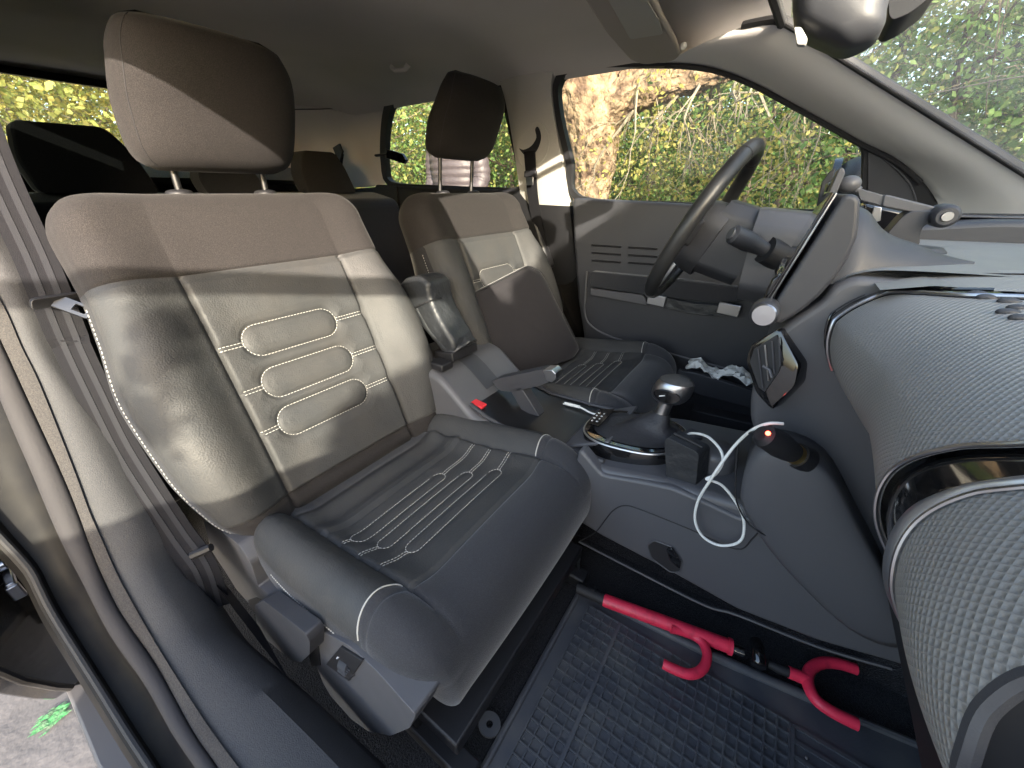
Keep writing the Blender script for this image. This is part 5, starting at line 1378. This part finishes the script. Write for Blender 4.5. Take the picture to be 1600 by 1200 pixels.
def leaves(pts, size, rg, long=1.5):
    """one small bent quad per point"""
    n = len(pts); P = np.asarray(pts)
    a = rg.normal(size=(n,3)); a /= np.linalg.norm(a, axis=1)[:,None]; b = rg.normal(size=(n,3)); b -= a*(a*b).sum(1)[:,None]; b /= np.linalg.norm(b, axis=1)[:,None]
    s = size*rg.uniform(.6,1.3,(n,1)); a = a*s*long/2; b = b*s/2
    v = np.stack([P-a, P+b-a*.1, P+a, P-b-a*.1], 1).reshape(-1,3)
    return v, np.arange(4*n).reshape(-1,4)
def raw_mesh(name, v, f, mat, parent):
    o = np.array(parent['_o']); me = bpy.data.meshes.new(name); v = np.asarray(v)-o; f = np.asarray(f)
    me.vertices.add(len(v)); me.vertices.foreach_set('co', v.astype(np.float32).ravel())
    me.loops.add(f.size); me.loops.foreach_set('vertex_index', f.astype(np.int32).ravel())
    me.polygons.add(len(f)); me.polygons.foreach_set('loop_start', np.arange(0, f.size, 4, dtype=np.int32)); me.polygons.foreach_set('loop_total', np.full(len(f), 4, dtype=np.int32))
    me.update(calc_edges=True); me.materials.append(mat)
    ob = bpy.data.objects.new(name, me); COL.objects.link(ob); ob.parent = parent; ob['_o'] = parent['_o']; return ob
def grow(base, direction, length, radius, rg, depth, tips, mb, spread=.5, droop=0.0, nseg=4, mini=.004):
    p = Vector(base); d = Vector(direction).normalized(); pts = [p.copy()]; rad = [radius]
    for k in range(nseg):
        d = (d + Vector(rg.normal(size=3)*.16) + V(0,0,-droop)).normalized(); p = p + d*length/nseg; pts.append(p.copy()); rad.append(lerp(radius, radius*.55, (k+1)/nseg))
    mb.tube(pts, rad, 6 if radius > .02 else 4, cap=False)
    if depth == 0: tips.append((pts[-1], pts[-2])); return
    nb = 3 if depth > 1 else 4
    for k in range(nb):
        i = rg.integers(1, nseg+1) if k else nseg
        dd_ = (d + Vector(rg.normal(size=3)*spread)).normalized()
        grow(pts[i], dd_, length*rg.uniform(.55,.8), max(mini, rad[i]*.6), rg, depth-1, tips, mb, spread, droop, 3, mini)
def tree(name, label, base, h, lean, mat, bark, seed, nleaf=5000, size=.05, r=.09, spread=.55, depth=4, clump=.35, droop=.0, group='trees and bushes around the car', cat='tree', low=.25, stems=1):
    rg = np.random.default_rng(seed); t = thing(name, base, label, cat, group); mb = MB(); tips = []
    for s_ in range(stems):
        ang = rg.uniform(0, 6.28); off = V(math.cos(ang), math.sin(ang), 0)*(.25 if stems > 1 else 0)
        p = Vector(base)+off; d = (V(*lean)+off*.9).normalized(); pts = [p.copy()]; n = 7; rr_ = r/(1 if stems == 1 else 1.6); rads = [rr_]
        for k in range(n):
            d = (d+Vector(rg.normal(size=3)*.07)).normalized(); p = p+d*h*.75/n; pts.append(p.copy()); rads.append(rr_*(1-.75*(k+1)/n))
        mb.tube(pts, rads, 8, cap=False)
        for k in range(int(9/stems)+2):
            i = int(lerp(max(1, n*low), n, rg.uniform(0,1))); dd_ = Vector((rg.normal(), rg.normal(), rg.uniform(.1,1.0))).normalized()
            grow(pts[i], dd_, h*rg.uniform(.22,.36), max(.012, rads[i]*.5), rg, depth-2, tips, mb, spread, droop)
    mb.build('trunk', M[bark], t)
    T = np.array([tuple(a) for a, b in tips]); idx = rg.integers(0, len(T), nleaf)
    P = T[idx] + rg.normal(size=(nleaf,3))*clump*np.array([1,1,.8]); P[:,2] = np.maximum(P[:,2], .05)
    v, f = leaves(P, size, rg); raw_mesh('crown', v, f, M[mat], t)
    return t
# the big willow beyond the driver window
wt = thing('willow_tree', at(918,318, y=4.3)[:2]+(0,), 'massive rough barked tree with a thick limb reaching right beyond the driver window', 'tree')
yb_ = 4.3
def cross(px, w, py, y=yb_): return Vector(at(px, py, y=y)), w
pth = [(932,520,.42),(930,420,.27),(922,330,.19),(925,280,.21),(927,235,.25),(922,190,.30),(916,140,.36),(908,90,.37),(895,30,.34),(885,-40,.30)]
def bark_tube(keys, y, seed, nring=90, seg=46, amp=.03):
    P = smooth_path([at(a, b, y=y) for a, b, w in keys], 14); n = len(P); ws = [w for a, b, w in keys]; rg = random.Random(seed); G = []; up = None
    for i, p in enumerate(P):
        u = i/(n-1)*(len(ws)-1); k = min(int(u), len(ws)-2); w = lerp(ws[k], ws[k+1], u-k)
        t = (P[min(i+1,n-1)]-P[max(i-1,0)]).normalized()
        a = t.cross(V(0,1,0)).normalized(); b = a.cross(t).normalized(); row = []
        for j in range(seg):
            g = 2*math.pi*j/seg; q = V(math.cos(g)*3.2, math.sin(g)*3.2, i*.045+seed)
            r = w*(1+.10*noise.noise(V(math.cos(g)*1.1, math.sin(g)*1.1, i*.03+seed))) + amp*(abs(noise.noise(q*1.6))*2-.5) + amp*.6*noise.noise(q*5)
            row.append(p+a*math.cos(g)*r+b*math.sin(g)*r)
        G.append(row)
    return MB().grid(G, closev=True)
bark_tube(pth, yb_, 2).build('trunk', M['bark_willow'], wt, angle=180)
bark_tube([(930,190,.26),(958,165,.20),(990,146,.17),(1030,134,.14),(1075,124,.11),(1120,112,.085),(1180,95,.06),(1260,80,.04)], yb_, 5).build('limb', M['bark_willow'], wt, angle=180)
bark_tube([(980,130,.16),(1010,100,.16),(1040,60,.14),(1060,0,.12)], yb_+.1, 8).build('limb', M['bark_willow'], wt, angle=180)
tipsw = []; mbw = MB(); rgw = np.random.default_rng(4)
for px, py in [(1015,135),(1045,130),(1070,125),(1090,118),(1120,112),(1160,100),(1200,90),(1230,85),(1010,80),(1040,40)]:
    for k in range(2):
        grow(at(px, py+12, y=yb_), (rgw.normal()*.6, rgw.normal()*.6, -.35), rgw.uniform(.35,.75), .016, rgw, 2, tipsw, mbw, .55, .10, 4, .003)
mbw.build('twigs', M['bark_pale'], wt)
T = np.array([tuple(a) for a, b in tipsw]); idx = rgw.integers(0, len(T), 2600)
P_ = T[idx]+rgw.normal(size=(2600,3))*np.array([.08,.08,.10])-np.array([0,0,.10]); v, f = leaves(P_, .024, rgw, 1.8); raw_mesh('catkins', v, f, M['leaf_yellow'], wt)

# belt of trees and bushes beyond the driver side, seen through the two far windows
far = [(-7.8,9.0,6.5,'leaf_lime'),(-6.4,7.4,5.2,'leaf_green'),(-5.3,9.4,7.0,'leaf_lime'),(-4.5,6.6,4.6,'leaf_green'),(-3.6,8.6,6.4,'leaf_lime'),(-2.6,7.2,5.0,'leaf_green'),(-1.5,8.8,6.8,'leaf_lime'),(-.6,7.0,5.0,'leaf_green'),(.6,8.2,6.0,'leaf_lime'),(1.7,7.0,5.2,'leaf_green'),(3.0,8.4,6.6,'leaf_green'),(4.4,7.6,5.6,'leaf_olive')]
fl_lab = ['yellow green tree far left beyond the rear side window','leafy green bush at the left end of the far hedge','tall yellow green tree behind the standing person','green bush between the person and the hedge','tall green tree behind the rear side window','green bush beside the big willow trunk','tall yellow tree directly behind the willow trunk','green bush under the willow limb','tall green tree behind the steering wheel','dense green bush behind the wing mirror','tall green tree right of the far window','olive bush beyond the windscreen pillar']
for k, (x, y, h, m_) in enumerate(far):
    tree('hedge_tree', fl_lab[k], (x, y, 0), h, (0,0,1), m_, 'bark', 20+k, nleaf=24000, size=.036, r=.08, clump=.42, stems=3 if h < 5.5 else 1, low=.08, cat='tree' if h > 5.5 else 'bush')
# woodland to the front, seen through the windscreen
front = [(3.2,4.6,4.6,'leaf_olive'),(4.6,5.8,5.6,'leaf_olive'),(3.4,3.2,4.2,'leaf_lime'),(5.6,4.2,6.0,'leaf_olive'),(5.0,8.2,7.0,'leaf_green'),(7.4,6.2,7.6,'leaf_olive')]
ffl = ['bare twigged olive tree just beyond the windscreen','olive tree with tangled pale branches ahead of the car','yellow green willow branches high in the windscreen','tall olive tree at the right edge of the windscreen','tall green tree behind the windscreen pillar','distant tall olive tree ahead of the car']
for k, (x, y, h, m_) in enumerate(front):
    tree('woodland_tree', ffl[k], (x, y, 0), h, (-.05,-.05,1), m_, 'bark_pale', 60+k, nleaf=9000, size=.024, r=.07, spread=.75, depth=5, clump=.30, low=.15)
# yellow bushes behind the car, seen through the rear window
back = [(-6.2,.2,4.8,'leaf_yellow'),(-7.4,1.6,5.6,'leaf_lime'),(-6.4,3.0,4.8,'leaf_yellow'),(-8.2,4.4,6.4,'leaf_lime'),(-7.2,-1.4,5.2,'leaf_lime'),(-6.6,5.6,5.6,'leaf_yellow')]
fbl = ['yellow bush at the left of the rear window','lime green tree behind the rear window','yellow flowering bush behind the rear headrest','tall lime tree behind the tailgate','lime bush beyond the near rear corner of the car','yellow tree between rear window and side window']
for k, (x, y, h, m_) in enumerate(back):
    tree('rear_bush', fbl[k], (x, y, 0), h, (0,0,1), m_, 'bark_pale', 90+k, nleaf=26000, size=.032, r=.08, clump=.42, stems=3, low=.03, cat='bush')
# undergrowth: what nobody could count
rgu = np.random.default_rng(9); n = 22000
P_ = np.stack([rgu.uniform(-12,9,n), rgu.uniform(5.2,12,n), np.abs(rgu.normal(size=n))*.30], 1)
ug = thing('undergrowth', (0,8,0), None, None, None, 'stuff'); v, f = leaves(P_, .10, rgu); raw_mesh('undergrowth_leaves', v, f, M['leaf_dark'], ug)
n = 200000
ang = rgu.uniform(math.radians(-25), math.radians(200), n); rad = rgu.uniform(13,17,n)
P_ = np.stack([np.cos(ang)*rad, np.sin(ang)*rad, rgu.uniform(0,6.5,n)*rgu.uniform(.2,1,n)], 1)
wd = thing('far_woodland', (0,14,0), None, None, None, 'stuff'); v, f = leaves(P_, .11, rgu); raw_mesh('woodland_leaves', v, f, M['leaf_olive'], wd)

# open front passenger door (behind the camera's right shoulder): throws the shade over the cushion
od = thing('open_door', (.6,-.05,.3), 'near front door standing open with its window up', 'car door')
h0 = V(.60,-.06,0); dv_ = V(-.45,-.97,0).normalized()
def DPT(s, z): return h0+dv_*s+V(0,0,z)
nd = V(dv_.y, -dv_.x, 0)*.05
MB().prism([DPT(0,.25),DPT(1.07,.25),DPT(1.07,.6),DPT(1.10,1.0),DPT(0,1.0)], nd).build('door_shell', M['plastic_dark'], od, bevel=.01)
fr = [DPT(.02,1.0), DPT(.10,1.18), DPT(.26,1.33), DPT(.60,1.385), DPT(.90,1.40), DPT(1.06,1.38), DPT(1.10,1.0)]
MB().tube(smooth_path(fr, 5), .022, 8).build('window_frame', M['rubber'], od)
MB().prism([p+nd*.4 for p in smooth_path(fr, 5)], nd*.06).build('window_pane', M['window_glass'], od, smooth=False)
mc = DPT(.10,1.10)-nd*1.0+V(.02,-.10,0)
MB().ball(tuple(mc), .11, .7, 1, .72).build('mirror_housing', M['gloss_black'], od)

# the person standing outside the far rear window
pe = thing('person', V(*at(712,300, y=2.75))*1.0, 'person with grey hair in a mauve quilted jacket standing outside the far rear window', 'person')
base = V(*at(710,262, y=2.75)); X0, Y0 = base.x, base.y
pe.location = (X0, Y0, 0); pe['_o'] = (X0, Y0, 0.0)
def skin_body(name, verts, edges, rad, mat, parent, sub=2):
    me = bpy.data.meshes.new(name); me.from_pydata([tuple(Vector(v)) for v in verts], edges, []); ob = bpy.data.objects.new(name, me); COL.objects.link(ob)
    ob.parent = parent; ob['_o'] = parent['_o']
    m = ob.modifiers.new('skin', 'SKIN'); me.skin_vertices[0].data[0].use_root = True
    for sv_, r in zip(me.skin_vertices[0].data, rad): sv_.radius = (r, r*.8)
    ob.modifiers.new('sub', 'SUBSURF').levels = sub; ob.modifiers['sub'].render_levels = sub; me.materials.append(mat); m.use_smooth_shade = True
    return ob
pbr('skin', (.52,.30,.22), .55, .4); pbr('hair_grey', (.32,.31,.31), .8, .3, bump=('noise', 90, .01)); pbr('jacket', (.062,.050,.055), .5, .4, bump=('noise', 40, .004)); pbr('trousers', (.03,.035,.05), .9, .2)
bodyv = [(0,0,.93),(0,0,1.12),(0,0,1.34),(0,0,1.47),(0,-.01,1.53),(0,-.02,1.60),(0,-.02,1.70),
         (.19,0,1.40),(.24,.02,1.14),(.20,-.10,.98),(.14,-.16,.97),(-.19,0,1.40),(-.24,.02,1.14),(-.20,-.10,.98),(-.14,-.16,.97),
         (.10,0,.84),(.11,0,.48),(.11,.02,.10),(.12,-.12,.05),(-.10,0,.84),(-.11,0,.48),(-.11,.02,.10),(-.12,-.12,.05)]
bode = [(0,1),(1,2),(2,3),(3,4),(4,5),(5,6),(3,7),(7,8),(8,9),(9,10),(3,11),(11,12),(12,13),(13,14),(0,15),(15,16),(16,17),(17,18),(0,19),(19,20),(20,21),(21,22)]
bodr = [.15,.14,.15,.10,.055,.085,.085,.065,.045,.035,.03,.065,.045,.035,.03,.095,.062,.045,.035,.095,.062,.045,.035]
skin_body('body', bodyv, bode, bodr, M['skin'], pe)
G = []
for i in range(61):
    t = i/60; z = lerp(.88, 1.50, t); w = curve([(0,.215),(.3,.205),(.6,.225),(.8,.225),(.92,.15),(1,.075)], t); d = w*.62
    pf = .012*abs(math.sin(math.pi*z/.055))**.6
    G.append([V(X0+(w+pf)*math.cos(g), Y0+(d+pf)*math.sin(g), z) for g in [2*math.pi*k/40 for k in range(40)]])
MB().grid(G, closev=True).build('jacket', M['jacket'], pe, angle=180)
for s in (-1, 1):
    P = smooth_path([(X0+s*.17,Y0,1.43),(X0+s*.245,Y0+.02,1.28),(X0+s*.265,Y0+.02,1.14),(X0+s*.235,Y0-.07,1.02),(X0+s*.17,Y0-.15,.985)], 12)
    MB().tube(P, [lerp(.078,.052,i/len(P))+.007*abs(math.sin(i*.75)) for i in range(len(P))], 18).build('sleeve', M['jacket'], pe, angle=180)
    MB().tube([(X0+s*.10,Y0,.95),(X0+s*.11,Y0,.5),(X0+s*.11,Y0,.06)], [.115,.085,.065], 16).build('trouser_leg', M['trousers'], pe)
    MB().ball((X0+s*.12,Y0-.07,.05), .13, .42, 1, .42).build('shoe', M['rubber'], pe)
    for q in range(4):
        a = V(X0+s*.145-s*.0+.0, Y0-.165, .98)+V(-s*.018*0, -.01, (q-1.5)*.018)
        MB().tube([a, a+V(-s*.035,-.012,-.004), a+V(-s*.062,.004,-.012)], [.010,.009,.007], 8).build('finger', M['skin'], pe)
MB().ball((X0,Y0-.02,1.655), .105, .82, 1.0, 1.18, 16).build('head', M['skin'], pe)
MB().ball((X0,Y0+.012,1.69), .108, .88, 1.0, 1.05, 16).build('hair', M['hair_grey'], pe)
for s in (-1, 1):
    MB().ball((X0+s*.034,Y0-.118,1.66), .012).build('eye', M['white_print'], pe)
    MB().ball((X0+s*.088,Y0-.01,1.65), .024, .4, .8, 1.2).build('ear', M['skin'], pe)
MB().tube([(X0,Y0-.118,1.665),(X0,Y0-.142,1.63),(X0,Y0-.12,1.622)], [.008,.014,.010], 8).build('nose', M['skin'], pe)
MB().tube([(X0-.022,Y0-.115,1.596),(X0,Y0-.121,1.594),(X0+.022,Y0-.115,1.596)], .005, 6).build('mouth', M['red'], pe)
MB().tube([(X0+.06*math.cos(g)*1.1,Y0+.06*math.sin(g),1.505) for g in [2*math.pi*k/20 for k in range(20)]], .022, 10, closed=True).build('collar', M['jacket'], pe)

# unseen bush added on the near side, crown shaped to shade windscreen, dashboard and cushions
U_ = np.array([1.4,1,0])/math.hypot(1.4,1); S_ = np.array(SUN_D); W_ = np.cross(S_, U_); W_ = W_ if W_[2] > 0 else -W_; W_ = W_/np.linalg.norm(W_)
def sunpt(u, w, k): return U_*u + W_*w - S_*k
ev = thing('shade_bush', (3.4,-1.5,0), 'unseen evergreen bush added beside the bonnet, its crown shaped to shade the cabin', 'bush', 'trees and bushes around the car')
rge = np.random.default_rng(77); P_ = []
def edge(u): return .58 if u < -.27 else lerp(.60, .80, (u+.27)/.05) if u < -.22 else .965+.66*u
while len(P_) < 32000:
    u = rge.uniform(-.5, 3.0); w = rge.uniform(-.9, 2.6); k = 3.6+rge.normal()*.3
    if w < min(edge(u) + .03*math.sin(u*19)+.02*math.sin(u*47), 2.6): P_.append(sunpt(u, w, k))
v, f = leaves(P_, .075, rge, 1.3); raw_mesh('crown', v, f, M['leaf_dark'], ev)
P_ = []
def uw(px, py, x): p = np.array(at(px, py, x=x)); return p@U_, p@W_
for (px, py, r) in [(283,515,.016),(298,570,.014),(318,635,.024),(305,655,.018),(405,795,.014),(392,820,.012)]:
    u, w = uw(px, py, -.70); P_ += [sunpt(u, w, 2.2)+rge.normal(size=3)*r for _ in range(150)]
v, f = leaves(P_, .018, rge, 1.3); raw_mesh('shadow_sprig', v, f, M['leaf_dark'], ev)  # leaf clumps added in the sun's path to drop blob shadows on the bolster
MB().tube([(3.4,-1.5,0),(3.4,-1.5,1.2),(3.5,-1.4,3.0)], [.10,.08,.05], 8).build('trunk', M['bark'], ev)
